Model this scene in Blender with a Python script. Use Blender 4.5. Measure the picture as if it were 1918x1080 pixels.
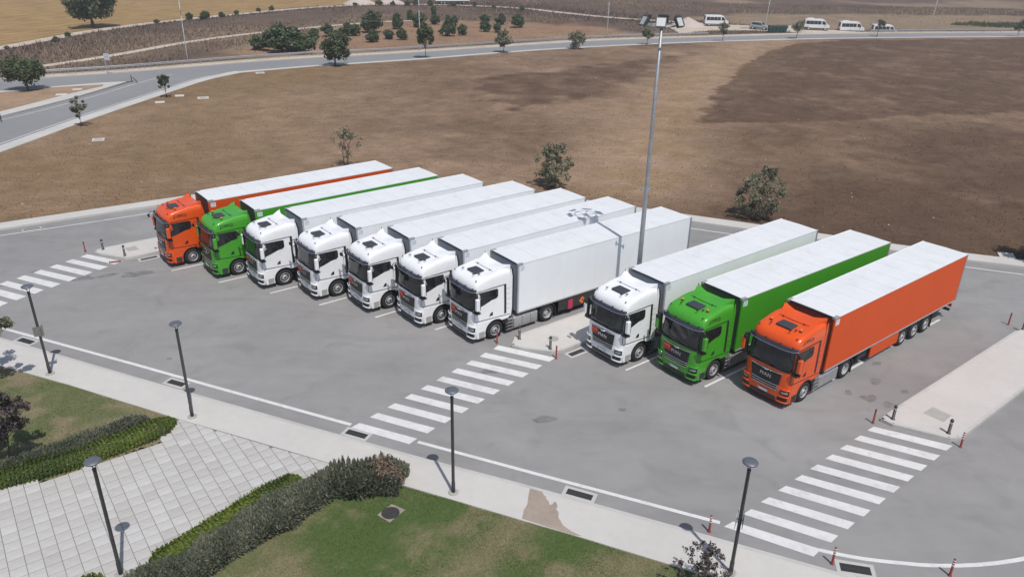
import bpy, math, random
import numpy as np
from math import sin, cos, pi, radians, tan, atan2, hypot
from mathutils import Matrix, Vector

# ------------------------------------------------------------------ scene, camera, light
for o in list(bpy.data.objects):
    bpy.data.objects.remove(o)
scene = bpy.context.scene
COL = scene.collection
rng = np.random.default_rng(7)
random.seed(7)

CAM_H, PITCH, ROLL = 19.719, 0.42803, -0.02038
cd = bpy.data.cameras.new('camera')
cd.sensor_width = 36.0
cd.lens = 27.0
cd.clip_start = 0.5
cd.clip_end = 9000
cam = bpy.data.objects.new('camera', cd)
COL.objects.link(cam)
Fv = Vector((0, cos(PITCH), -sin(PITCH)))
R0 = Vector((1, 0, 0))
D0 = Fv.cross(R0)
Rv = cos(ROLL) * R0 + sin(ROLL) * D0
Dv = -sin(ROLL) * R0 + cos(ROLL) * D0
m3 = Matrix((Rv, -Dv, -Fv)).transposed()
cam.matrix_world = Matrix.Translation((0, 0, CAM_H)) @ m3.to_4x4()
scene.camera = cam

SUN_EL = radians(61.8)
SH_AZ = radians(114.4)                       # direction in which shadows fall
to_sun = Vector((-cos(SH_AZ) * cos(SUN_EL), -sin(SH_AZ) * cos(SUN_EL), sin(SUN_EL)))
w = bpy.data.worlds.new('World')
scene.world = w
w.use_nodes = True
wn = w.node_tree
sky = wn.nodes.new('ShaderNodeTexSky')
sky.sky_type = 'NISHITA'
sky.sun_disc = False
sky.sun_elevation = SUN_EL
sky.sun_rotation = atan2(to_sun.x, to_sun.y)
sky.altitude = 100
sky.dust_density = 1.6
bg = wn.nodes['Background']
bg.inputs['Strength'].default_value = 0.10
wn.links.new(sky.outputs['Color'], bg.inputs['Color'])
sl = bpy.data.lights.new('sun', 'SUN')
sl.energy = 3.55
sl.angle = radians(0.55)
sl.color = (1.0, 0.965, 0.91)
sun = bpy.data.objects.new('sun', sl)
COL.objects.link(sun)
sun.rotation_euler = to_sun.to_track_quat('Z', 'Y').to_euler()
sun.location = (0, 0, 80)
scene.render.engine = 'CYCLES'
vs = scene.view_settings
vs.view_transform = 'Standard'
vs.look = 'None'
vs.gamma = 1.0
vs.exposure = 0.0
vs.use_curve_mapping = False

# ------------------------------------------------------------------ helpers
def tag(o, label=None, cat=None, group=None, kind=None):
    if label: o['label'] = label
    if cat: o['category'] = cat
    if group: o['group'] = group
    if kind: o['kind'] = kind
    return o

def empty(name, loc=(0, 0, 0), rz=0.0):
    o = bpy.data.objects.new(name, None)
    o.empty_display_size = 0.2
    COL.objects.link(o)
    o.location = loc
    o.rotation_euler = (0, 0, rz)
    return o

def mesh_obj(name, V, Fc, mat, parent=None, smooth=False, attrs=None):
    me = bpy.data.meshes.new(name)
    if isinstance(V, np.ndarray) and isinstance(Fc, np.ndarray):
        nv, nf, k = len(V), len(Fc), Fc.shape[1]
        me.vertices.add(nv)
        me.vertices.foreach_set('co', np.asarray(V, np.float32).ravel())
        me.loops.add(nf * k)
        me.loops.foreach_set('vertex_index', Fc.astype(np.int32).ravel())
        me.polygons.add(nf)
        me.polygons.foreach_set('loop_start', np.arange(0, nf * k, k, dtype=np.int32))
        me.polygons.foreach_set('loop_total', np.full(nf, k, np.int32))
        me.update(calc_edges=True)
    else:
        me.from_pydata([tuple(v) for v in V], [], [tuple(f) for f in Fc])
        me.update()
    if attrs:
        for an, arr in attrs.items():
            at = me.attributes.new(an, 'FLOAT', 'POINT')
            at.data.foreach_set('value', np.asarray(arr, np.float32))
    if mat:
        me.materials.append(mat)
    if smooth:
        me.polygons.foreach_set('use_smooth', np.ones(len(me.polygons), bool))
    o = bpy.data.objects.new(name, me)
    COL.objects.link(o)
    if parent: o.parent = parent
    return o

def bev(o, width=0.02, seg=2):
    m = o.modifiers.new('bevel', 'BEVEL')
    m.width = width
    m.segments = seg
    m.limit_method = 'ANGLE'
    m.angle_limit = radians(40)
    return o

class MB:
    def __init__(s): s.v = []; s.f = []
    def add(s, V, Fc):
        b = len(s.v); s.v += [tuple(map(float, q)) for q in V]
        s.f += [tuple(i + b for i in q) for q in Fc]; return s
    def box(s, x0, x1, y0, y1, z0, z1):
        return s.add([(x0,y0,z0),(x1,y0,z0),(x1,y1,z0),(x0,y1,z0),(x0,y0,z1),(x1,y0,z1),(x1,y1,z1),(x0,y1,z1)],
                     [(0,3,2,1),(4,5,6,7),(0,1,5,4),(1,2,6,5),(2,3,7,6),(3,0,4,7)])
    def prism(s, poly, axis, a0, a1):
        """polygon of 2-tuples extruded along axis (0,1,2); polygon coords are the two other axes in order"""
        def mk(p, t):
            l = [p[0], p[1]]; l.insert(axis, t); return l
        n = len(poly)
        V = [mk(p, a0) for p in poly] + [mk(p, a1) for p in poly]
        Fc = [tuple(range(n))[::-1], tuple(range(n, 2 * n))] + [(i, (i + 1) % n, (i + 1) % n + n, i + n) for i in range(n)]
        return s.add(V, Fc)
    def tube(s, pts, rad, n=8, cap=True):
        pts = [Vector(p) for p in pts]
        if not hasattr(rad, '__len__'): rad = [rad] * len(pts)
        rings = []
        for i, p in enumerate(pts):
            d = (pts[min(i + 1, len(pts) - 1)] - pts[max(i - 1, 0)]).normalized()
            u = d.cross(Vector((0, 0, 1)))
            if u.length < 1e-3: u = Vector((1, 0, 0))
            u.normalize(); v_ = d.cross(u)
            rings.append([p + (u * cos(2 * pi * k / n) + v_ * sin(2 * pi * k / n)) * rad[i] for k in range(n)])
        V = [q for r in rings for q in r]; Fc = []
        for i in range(len(pts) - 1):
            for k in range(n):
                Fc.append((i * n + k, i * n + (k + 1) % n, (i + 1) * n + (k + 1) % n, (i + 1) * n + k))
        if cap:
            Fc.append(tuple(range(n))[::-1]); Fc.append(tuple(range(len(V) - n, len(V))))
        return s.add(V, Fc)
    def lathe(s, prof, c, axis=2, n=24, cap=True):
        """prof: (r, h) pairs, revolved round an axis through c"""
        V = []; Fc = []
        for r, hh in prof:
            for k in range(n):
                a = 2 * pi * k / n; e = [r * cos(a), r * sin(a)]; e.insert(axis, hh)
                V.append((c[0] + e[0], c[1] + e[1], c[2] + e[2]))
        for i in range(len(prof) - 1):
            for k in range(n):
                Fc.append((i * n + k, i * n + (k + 1) % n, (i + 1) * n + (k + 1) % n, (i + 1) * n + k))
        if cap and prof[0][0] > 1e-4: Fc.append(tuple(range(n))[::-1])
        if cap and prof[-1][0] > 1e-4: Fc.append(tuple(range(len(V) - n, len(V))))
        return s.add(V, Fc)
    def build(s, name, mat, parent=None, smooth=False):
        return mesh_obj(name, s.v, s.f, mat, parent, smooth)

def children(o): return CH.get(o.name, [])
CH = {}
def copy_tree(o, parent=None):
    c = o.copy(); COL.objects.link(c)
    if parent is not None: c.parent = parent
    for ch in list(o.children): copy_tree(ch, c)
    return c

# ---- value noise on numpy arrays
_perm = rng.random((256, 256))
def vnoise(x, y):
    xi = np.floor(x).astype(int); yi = np.floor(y).astype(int)
    fx = x - xi; fy = y - yi
    fx = fx * fx * (3 - 2 * fx); fy = fy * fy * (3 - 2 * fy)
    g = lambda a, b: _perm[a % 256, b % 256]
    return (g(xi, yi) * (1 - fx) + g(xi + 1, yi) * fx) * (1 - fy) + (g(xi, yi + 1) * (1 - fx) + g(xi + 1, yi + 1) * fx) * fy
def fbm(x, y, o=4):
    t = 0; a = 0.5; s_ = 0
    for i in range(o):
        t = t + a * vnoise(x + 17.3 * i, y + 9.1 * i); s_ += a; a *= 0.5; x = x * 2.03; y = y * 2.03
    return t / s_
def inpoly(x, y, poly):
    x = np.asarray(x, float); y = np.asarray(y, float); r = np.zeros(x.shape, bool)
    n = len(poly)
    for i in range(n):
        x0, y0 = poly[i]; x1, y1 = poly[(i + 1) % n]
        c = ((y0 > y) != (y1 > y)) & (x < (x1 - x0) * (y - y0) / ((y1 - y0) + 1e-12) + x0)
        r ^= c
    return r
def pdist(x, y, pts, closed=False):
    x = np.asarray(x, float); y = np.asarray(y, float); d = np.full(x.shape, 1e9)
    P = list(pts) + ([pts[0]] if closed else [])
    for (x0, y0), (x1, y1) in zip(P[:-1], P[1:]):
        dx, dy = x1 - x0, y1 - y0; t = np.clip(((x - x0) * dx + (y - y0) * dy) / (dx * dx + dy * dy), 0, 1)
        d = np.minimum(d, np.hypot(x - x0 - t * dx, y - y0 - t * dy))
    return d
def sdf(x, y, poly):
    d = pdist(x, y, poly, True); return np.where(inpoly(x, y, poly), d, -d)
def smooth01(t): t = np.clip(t, 0, 1); return t * t * (3 - 2 * t)

def resample(pts, step, closed=False):
    P = [np.array(p, float) for p in pts]
    if closed: P.append(P[0])
    out = [P[0]]
    for a, b in zip(P[:-1], P[1:]):
        n = max(1, int(np.linalg.norm(b - a) / step))
        for i in range(1, n + 1): out.append(a + (b - a) * i / n)
    return out
def smoothline(pts, it=2):
    P = [np.array(p, float) for p in pts]
    for _ in range(it):
        Q = [P[0]]
        for a, b in zip(P[:-1], P[1:]): Q += [a * .75 + b * .25, a * .25 + b * .75]
        Q.append(P[-1]); P = Q
    return P
def offset(pts, d):
    """shift a polyline to its left by d"""
    P = [np.array(p, float) for p in pts]; out = []
    for i in range(len(P)):
        t = P[min(i + 1, len(P) - 1)] - P[max(i - 1, 0)]; t /= np.linalg.norm(t)
        out.append(P[i] + np.array([-t[1], t[0]]) * d)
    return out

# ------------------------------------------------------------------ materials
def new_mat(name):
    m = bpy.data.materials.new(name); m.use_nodes = True
    nt = m.node_tree; b = nt.nodes['Principled BSDF']; return m, nt, b
def N(nt, t, **kw):
    n = nt.nodes.new(t)
    for k, v in kw.items():
        if k in n.inputs: n.inputs[k].default_value = v
        else: setattr(n, k, v)
    return n
def coords(nt, kind='Object', scale=(1, 1, 1), rot=0):
    tc = N(nt, 'ShaderNodeTexCoord'); mp = N(nt, 'ShaderNodeMapping')
    mp.inputs['Scale'].default_value = scale; mp.inputs['Rotation'].default_value = (0, 0, rot)
    nt.links.new(tc.outputs[kind], mp.inputs['Vector']); return mp.outputs['Vector']
def noise(nt, vec, scale, detail=4, rough=0.55, dist=0.0):
    n = N(nt, 'ShaderNodeTexNoise'); n.inputs['Scale'].default_value = scale
    n.inputs['Detail'].default_value = detail; n.inputs['Roughness'].default_value = rough
    n.inputs['Distortion'].default_value = dist
    nt.links.new(vec, n.inputs['Vector']); return n.outputs['Fac']
def ramp(nt, fac, stops):
    r = N(nt, 'ShaderNodeValToRGB'); cr = r.color_ramp
    while len(cr.elements) < len(stops): cr.elements.new(0.5)
    for e, (p, c) in zip(cr.elements, stops):
        e.position = p; e.color = (c[0], c[1], c[2], 1) if hasattr(c, '__len__') else (c, c, c, 1)
    nt.links.new(fac, r.inputs['Fac']); return r.outputs['Color']
def mix(nt, fac, a, b, mode='MIX'):
    n = N(nt, 'ShaderNodeMix'); n.data_type = 'RGBA'; n.blend_type = mode
    for i, v in ((0, fac), (6, a), (7, b)):
        if hasattr(v, 'is_output'): nt.links.new(v, n.inputs[i])
        else: n.inputs[i].default_value = (v if not hasattr(v, '__len__') else (v[0], v[1], v[2], 1))
    return n.outputs[2]
def attr(nt, name):
    a = N(nt, 'ShaderNodeAttribute'); a.attribute_name = name; return a.outputs['Fac']
def bump(nt, b, h, strength=0.3, dist=0.02):
    n = N(nt, 'ShaderNodeBump'); n.inputs['Strength'].default_value = strength; n.inputs['Distance'].default_value = dist
    nt.links.new(h, n.inputs['Height']); nt.links.new(n.outputs['Normal'], b.inputs['Normal'])

def plain(name, col, rough=0.6, metal=0.0, var=0.12, scale=6.0, coat=0.0, spec=0.5):
    m, nt, b = new_mat(name)
    v = coords(nt)
    n = noise(nt, v, scale, 5)
    lo = tuple(c * (1 - var) for c in col); hi = tuple(min(1, c * (1 + var)) for c in col)
    nt.links.new(ramp(nt, n, [(0.3, lo), (0.7, hi)]), b.inputs['Base Color'])
    b.inputs['Roughness'].default_value = rough; b.inputs['Metallic'].default_value = metal
    b.inputs['Coat Weight'].default_value = coat; b.inputs['Coat Roughness'].default_value = 0.06
    b.inputs['Specular IOR Level'].default_value = spec
    return m

def surface(name, base, var=0.1, s1=0.25, s2=4.0, s3=60.0, rough=0.9, bstr=0.25, bd=0.01, spots=None, speck=0.12):
    """weathered mineral surface: broad patches, mid blotches, fine grain"""
    m, nt, b = new_mat(name); v = coords(nt)
    c = ramp(nt, noise(nt, v, s1, 5, 0.6, 0.6), [(0.3, [x * (1 - var) for x in base]), (0.7, [x * (1 + var) for x in base])])
    f2 = ramp(nt, noise(nt, v, s2, 6, 0.65), [(0.25, 1 - speck), (0.75, 1 + speck * 0.6)])
    c = mix(nt, 1.0, c, f2, 'MULTIPLY')
    n3 = noise(nt, v, s3, 3, 0.7)
    f3 = ramp(nt, n3, [(0.25, 1 - speck), (0.75, 1 + speck)])
    c = mix(nt, 1.0, c, f3, 'MULTIPLY')
    if name == 'asphalt':
        vt = coords(nt, scale=(0.45, 1.5, 1), rot=0.5)
        wt_ = noise(nt, vt, 0.35, 6, 0.6, 0.7)
        c = mix(nt, 1.0, c, ramp(nt, wt_, [(0.30, (0.90, 0.895, 0.89)), (0.48, (1, 1, 1)), (0.74, (1.06, 1.057, 1.05))]), 'MULTIPLY')
    if spots:
        sp, col, lo, hi = spots
        n4 = noise(nt, v, sp, 4, 0.5, 0.8)
        k = ramp(nt, n4, [(lo, 0.0), (hi, 1.0)])
        c = mix(nt, k, c, col)
    nt.links.new(c, b.inputs['Base Color'])
    b.inputs['Roughness'].default_value = rough
    b.inputs['Specular IOR Level'].default_value = 0.3
    bump(nt, b, n3, bstr, bd)
    return m

def leafmat(name, dark, light, rough=0.55, trans=0.25):
    m, nt, b = new_mat(name)
    c = mix(nt, attr(nt, 'tone'), dark, light)
    nt.links.new(c, b.inputs['Base Color'])
    b.inputs['Roughness'].default_value = rough
    b.inputs['Specular IOR Level'].default_value = 0.35
    t = N(nt, 'ShaderNodeBsdfTranslucent'); nt.links.new(c, t.inputs['Color'])
    mx = N(nt, 'ShaderNodeMixShader'); mx.inputs[0].default_value = trans
    out = nt.nodes['Material Output']
    nt.links.new(b.outputs[0], mx.inputs[1]); nt.links.new(t.outputs[0], mx.inputs[2]); nt.links.new(mx.outputs[0], out.inputs[0])
    return m

def side_paint(name, col, rough=0.5):
    m, nt, b = new_mat(name); v = coords(nt); vz = coords(nt, scale=(2.2, 2.2, 0.12))
    st = noise(nt, vz, 1.6, 5, 0.6); n2 = noise(nt, v, 0.5, 4)
    c = mix(nt, ramp(nt, st, [(0.48, 0.0), (0.8, 0.14)]), tuple(col), tuple(x * 0.62 + 0.05 for x in col))
    c = mix(nt, 1.0, c, ramp(nt, n2, [(0.3, 0.965), (0.7, 1.02)]), 'MULTIPLY')
    nt.links.new(c, b.inputs['Base Color']); b.inputs['Roughness'].default_value = rough
    b.inputs['Specular IOR Level'].default_value = 0.3
    return m

def paint(name, col, rough=0.28):
    m, nt, b = new_mat(name); v = coords(nt)
    n = noise(nt, v, 1.3, 5); n2 = noise(nt, v, 30, 3)
    c = ramp(nt, n, [(0.3, [x * 0.97 for x in col]), (0.7, [min(1, x * 1.02) for x in col])])
    dust = ramp(nt, n2, [(0.5, 0.0), (0.85, 0.05)])
    c = mix(nt, dust, c, (0.45, 0.42, 0.38))
    nt.links.new(c, b.inputs['Base Color'])
    nt.links.new(ramp(nt, n, [(0.3, rough * 0.8), (0.7, rough * 1.35)]), b.inputs['Roughness'])
    b.inputs['Coat Weight'].default_value = 0.3; b.inputs['Coat Roughness'].default_value = 0.08
    return m

M = {}
M['asphalt'] = surface('asphalt', (0.258, 0.252, 0.249), 0.09, 0.11, 0.9, 45, 0.92, 0.3, 0.006,
                       spots=(0.5, (0.200, 0.194, 0.191), 0.56, 0.84), speck=0.08)
M['road'] = surface('road_asphalt', (0.235, 0.236, 0.240), 0.06, 0.1, 1.0, 30, 0.92, 0.3, 0.006, speck=0.07)
M['walk'] = surface('pale_concrete', (0.515, 0.494, 0.468), 0.05, 0.3, 2.5, 50, 0.9, 0.2, 0.004, speck=0.05)
M['kerb'] = surface('kerb_concrete', (0.47, 0.46, 0.44), 0.08, 0.5, 3.0, 40, 0.9, 0.2, 0.004, speck=0.08)
M['kerb_far'] = surface('far_concrete', (0.50, 0.485, 0.46), 0.08, 0.2, 2.0, 30, 0.9, 0.2, 0.004, speck=0.08)
M['line'] = surface('road_paint', (0.625, 0.622, 0.615), 0.06, 0.8, 5.0, 40, 0.7, 0.15, 0.002,
                    spots=(2.2, (0.47, 0.46, 0.455), 0.52, 0.85), speck=0.07)
M['gravel'] = surface('pale_dirt', (0.50, 0.425, 0.34), 0.12, 0.2, 1.6, 12, 0.95, 0.5, 0.03, speck=0.16)
M['sand'] = surface('sand', (0.48, 0.41, 0.36), 0.08, 0.3, 2.0, 20, 0.95, 0.4, 0.03, speck=0.1)
M['mud'] = surface('mud', (0.315, 0.262, 0.215), 0.12, 1.2, 5.0, 30, 0.85, 0.3, 0.01, speck=0.12)
M['slab'] = surface('concrete_slab', (0.36, 0.35, 0.325), 0.08, 1.0, 4.0, 40, 0.9, 0.2, 0.004, speck=0.08)
M['pale_slab'] = surface('pale_cover', (0.55, 0.52, 0.47), 0.08, 1.0, 4.0, 30, 0.9, 0.2, 0.004, speck=0.08)
M['iron'] = plain('cast_iron', (0.055, 0.052, 0.05), 0.7, 0.3, 0.3, 9)
M['grate'] = plain('grate_steel', (0.10, 0.098, 0.10), 0.55, 0.6, 0.25, 14)
M['pit'] = plain('drain_pit', (0.02, 0.02, 0.02), 0.9)
M['oil'] = surface('oil_stain', (0.185, 0.178, 0.175), 0.25, 2.0, 8.0, 40, 0.7, 0.2, 0.003, speck=0.2)

def tile_mat():
    m, nt, b = new_mat('paving_tile'); v = coords(nt)
    oi = N(nt, 'ShaderNodeObjectInfo')
    c = ramp(nt, oi.outputs['Random'], [(0.0, (0.430, 0.414, 0.390)), (0.2, (0.458, 0.443, 0.420)), (0.8, (0.482, 0.469, 0.448)), (1.0, (0.51, 0.50, 0.485))])
    n = noise(nt, v, 1.2, 6, 0.65); n3 = noise(nt, v, 60, 3)
    c = mix(nt, 1.0, c, ramp(nt, n, [(0.3, 0.86), (0.7, 1.06)]), 'MULTIPLY')
    c = mix(nt, 1.0, c, ramp(nt, n3, [(0.3, 0.95), (0.7, 1.04)]), 'MULTIPLY')
    nt.links.new(c, b.inputs['Base Color']); b.inputs['Roughness'].default_value = 0.85
    bump(nt, b, n3, 0.15, 0.004); return m
M['tile'] = tile_mat()
M['joint'] = surface('joint_dirt', (0.20, 0.185, 0.155), 0.25, 1.0, 6.0, 30, 0.95, 0.3, 0.01, speck=0.2)

def field_mat():
    m, nt, b = new_mat('dry_field'); v = coords(nt)
    tone = attr(nt, 'tone'); gold = attr(nt, 'gold')
    c = mix(nt, tone, (0.325, 0.226, 0.158), (0.100, 0.063, 0.044))
    c = mix(nt, gold, c, (0.245, 0.168, 0.088))
    n1 = noise(nt, v, 0.35, 6, 0.62, 0.4)
    c = mix(nt, 1.0, c, ramp(nt, n1, [(0.28, (0.80, 0.78, 0.76)), (0.72, (1.16, 1.15, 1.12))]), 'MULTIPLY')
    vs_ = coords(nt, scale=(0.5, 2.2, 1), rot=0.25)
    n2 = noise(nt, vs_, 1.6, 6, 0.7, 0.6)
    c = mix(nt, 1.0, c, ramp(nt, n2, [(0.3, (0.78, 0.77, 0.75)), (0.7, (1.2, 1.2, 1.18))]), 'MULTIPLY')
    n3 = noise(nt, v, 9.0, 4, 0.75)
    c = mix(nt, 1.0, c, ramp(nt, n3, [(0.3, 0.8), (0.7, 1.2)]), 'MULTIPLY')
    nt.links.new(c, b.inputs['Base Color']); b.inputs['Roughness'].default_value = 0.95
    b.inputs['Specular IOR Level'].default_value = 0.15
    bump(nt, b, n3, 0.6, 0.06); return m
M['field'] = field_mat()

def ground_mat():
    m, nt, b = new_mat('open_ground'); v = coords(nt)
    scrub = attr(nt, 'scrub'); stub = attr(nt, 'stubble'); red = attr(nt, 'red')
    c = mix(nt, scrub, (0.27, 0.20, 0.135), (0.125, 0.088, 0.068))
    c = mix(nt, red, c, (0.30, 0.185, 0.115))
    wv = N(nt, 'ShaderNodeTexWave'); wv.inputs['Scale'].default_value = 0.085; wv.inputs['Distortion'].default_value = 3.0
    wv.inputs['Detail'].default_value = 3; wv.inputs['Detail Scale'].default_value = 0.15
    nt.links.new(coords(nt, rot=0.45), wv.inputs['Vector'])
    gold = ramp(nt, wv.outputs['Fac'], [(0.1, (0.27, 0.175, 0.075)), (0.8, (0.335, 0.225, 0.105))])
    c = mix(nt, stub, c, gold)
    n1 = noise(nt, v, 0.12, 6, 0.65, 0.5)
    c = mix(nt, 1.0, c, ramp(nt, n1, [(0.28, (0.78, 0.77, 0.76)), (0.72, (1.18, 1.16, 1.13))]), 'MULTIPLY')
    n3 = noise(nt, v, 2.2, 5, 0.75)
    c = mix(nt, 1.0, c, ramp(nt, n3, [(0.3, 0.78), (0.7, 1.2)]), 'MULTIPLY')
    nt.links.new(c, b.inputs['Base Color']); b.inputs['Roughness'].default_value = 0.95
    b.inputs['Specular IOR Level'].default_value = 0.15
    bump(nt, b, n3, 0.6, 0.12); return m
M['ground'] = ground_mat()

def lawn_mat():
    m, nt, b = new_mat('lawn_soil'); v = coords(nt)
    dry = attr(nt, 'dry')
    c = mix(nt, dry, (0.062, 0.098, 0.022), (0.20, 0.165, 0.095))
    n3 = noise(nt, v, 8.0, 5, 0.75)
    c = mix(nt, 1.0, c, ramp(nt, n3, [(0.3, 0.7), (0.7, 1.25)]), 'MULTIPLY')
    nt.links.new(c, b.inputs['Base Color']); b.inputs['Roughness'].default_value = 0.95
    bump(nt, b, n3, 0.5, 0.04); return m
M['lawn'] = lawn_mat()
M['blade'] = leafmat('lawn_blade', (0.058, 0.104, 0.017), (0.225, 0.185, 0.105), 0.7, 0.2)
M['drygrass'] = leafmat('dry_grass_blade', (0.120, 0.077, 0.054), (0.36, 0.248, 0.165), 0.85, 0.15)
M['bark'] = plain('bark', (0.11, 0.085, 0.065), 0.9, 0, 0.3, 20)
M['leaf_green'] = leafmat('leaf_green', (0.046, 0.066, 0.028), (0.145, 0.178, 0.080))
M['leaf_pine'] = leafmat('leaf_conifer', (0.048, 0.074, 0.034), (0.135, 0.180, 0.075))
M['leaf_olive'] = leafmat('leaf_olive', (0.110, 0.115, 0.072), (0.300, 0.290, 0.195), 0.6)
M['leaf_purple'] = leafmat('leaf_purple', (0.040, 0.032, 0.032), (0.135, 0.108, 0.105), 0.5, 0.15)
M['leaf_hedge'] = leafmat('leaf_hedge', (0.055, 0.090, 0.014), (0.210, 0.270, 0.040))
M['leaf_grey'] = leafmat('leaf_grey', (0.078, 0.090, 0.060), (0.235, 0.245, 0.175), 0.7, 0.15)
M['leaf_scrub'] = leafmat('leaf_scrub', (0.130, 0.092, 0.076), (0.300, 0.220, 0.150), 0.85, 0.1)
M['hedge_core'] = plain('hedge_twigs', (0.045, 0.055, 0.026), 0.95, 0, 0.4, 20)

M['white'] = paint('white_paint', (0.82, 0.825, 0.835))
M['orange'] = paint('orange_paint', (0.72, 0.085, 0.006))
M['green'] = paint('green_paint', (0.060, 0.330, 0.022))
M['roof'] = surface('trailer_roof', (0.685, 0.697, 0.712), 0.04, 0.5, 2.6, 20, 0.55, 0.05, 0.002, spots=(0.8, (0.61, 0.615, 0.615), 0.55, 0.9), speck=0.035)
M['side_white'] = side_paint('trailer_white', (0.80, 0.82, 0.835))
M['side_orange'] = side_paint('trailer_orange', (0.62, 0.076, 0.007))
M['side_green'] = side_paint('trailer_green', (0.052, 0.300, 0.016))
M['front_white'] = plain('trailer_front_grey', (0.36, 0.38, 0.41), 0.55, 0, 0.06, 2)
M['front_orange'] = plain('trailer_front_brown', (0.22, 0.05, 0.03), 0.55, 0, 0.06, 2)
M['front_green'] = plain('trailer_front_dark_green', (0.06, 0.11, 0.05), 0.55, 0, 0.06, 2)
M['steel'] = plain('brushed_metal', (0.52, 0.52, 0.53), 0.42, 0.75, 0.1, 8)
M['chrome'] = plain('chrome', (0.70, 0.71, 0.73), 0.2, 0.9, 0.05, 8)
M['rim'] = plain('rim_metal', (0.52, 0.52, 0.53), 0.45, 0.45, 0.15, 14)
M['rim_dark'] = plain('rim_shadow_paint', (0.075, 0.075, 0.078), 0.6, 0.3, 0.2, 14)
M['tyre'] = plain('tyre_rubber', (0.025, 0.025, 0.026), 0.85, 0, 0.25, 18, spec=0.3)
M['black'] = plain('black_plastic', (0.018, 0.018, 0.02), 0.5, 0, 0.25, 12)
M['dark'] = plain('chassis_dark', (0.035, 0.034, 0.034), 0.7, 0.1, 0.3, 9)
M['visor'] = plain('tinted_visor', (0.03, 0.035, 0.06), 0.12, 0, 0.1, 5, coat=0.6)
M['visor_lip'] = plain('visor_lip_grey', (0.20, 0.22, 0.29), 0.3, 0.3, 0.1, 5)
M['hatch'] = plain('hatch_grey', (0.045, 0.047, 0.055), 0.45, 0, 0.1, 5)
M['lamp_glass'] = plain('lamp_glass', (0.30, 0.32, 0.34), 0.1, 0.2, 0.15, 20, coat=0.8)
M['amber'] = plain('amber_lens', (0.75, 0.20, 0.02), 0.25, 0, 0.1, 20, coat=0.6)
M['red_lens'] = plain('red_lens', (0.50, 0.02, 0.015), 0.25, 0, 0.1, 20, coat=0.5)
M['sticker'] = plain('orange_red_sticker', (0.52, 0.055, 0.03), 0.5, 0, 0.08, 6)
M['pink'] = plain('crimson_box', (0.45, 0.03, 0.08), 0.45, 0, 0.08, 6)
M['placard'] = plain('orange_placard', (0.75, 0.16, 0.02), 0.5, 0, 0.05, 6)
M['paper'] = plain('white_sticker', (0.72, 0.75, 0.80), 0.5, 0, 0.06, 6)
M['print'] = plain('grey_print', (0.40, 0.44, 0.50), 0.5, 0, 0.1, 8)
M['plate'] = plain('plate_grey', (0.26, 0.28, 0.31), 0.5, 0, 0.1, 8)
M['ink'] = plain('black_print', (0.02, 0.02, 0.022), 0.5, 0, 0.1, 6)
def glass(name, col=(0.012, 0.013, 0.015), rough=0.04):
    m, nt, b = new_mat(name); v = coords(nt)
    nt.links.new(ramp(nt, noise(nt, v, 1.7, 4), [(0.35, col), (0.7, [c * 2.2 for c in col])]), b.inputs['Base Color'])
    b.inputs['Roughness'].default_value = rough; b.inputs['Specular IOR Level'].default_value = 0.6
    return m
M['glass'] = glass('dark_glass')
M['pole'] = plain('lamp_post_grey', (0.085, 0.085, 0.09), 0.5, 0.4, 0.12, 5)
M['lamp_top'] = plain('lamp_disc_grey', (0.16, 0.17, 0.20), 0.45, 0.4, 0.1, 5)
M['galv'] = plain('galvanised', (0.34, 0.355, 0.375), 0.5, 0.5, 0.12, 4)
M['galv_light'] = plain('galvanised_light', (0.42, 0.42, 0.42), 0.55, 0.4, 0.12, 4)
M['flood'] = plain('floodlight_glass', (0.55, 0.56, 0.56), 0.35, 0.1, 0.1, 12)
M['sign_back'] = plain('sign_back_grey', (0.23, 0.24, 0.22), 0.6, 0.3, 0.1, 5)
M['sign_pale'] = plain('sign_pale', (0.50, 0.52, 0.56), 0.5, 0.1, 0.06, 5)
M['red_post'] = plain('red_rubber', (0.25, 0.038, 0.032), 0.6, 0, 0.15, 9)
M['white_band'] = plain('white_band', (0.68, 0.68, 0.66), 0.6, 0, 0.1, 9)
M['bollard'] = plain('bollard_black', (0.045, 0.045, 0.046), 0.5, 0.2, 0.15, 9)
M['bin'] = plain('bin_green', (0.012, 0.055, 0.050), 0.5, 0, 0.2, 3)
M['van'] = paint('van_white', (0.70, 0.71, 0.73))
M['suv'] = paint('suv_silver', (0.33, 0.35, 0.38))
M['board'] = plain('white_board', (0.66, 0.65, 0.63), 0.6)

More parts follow.
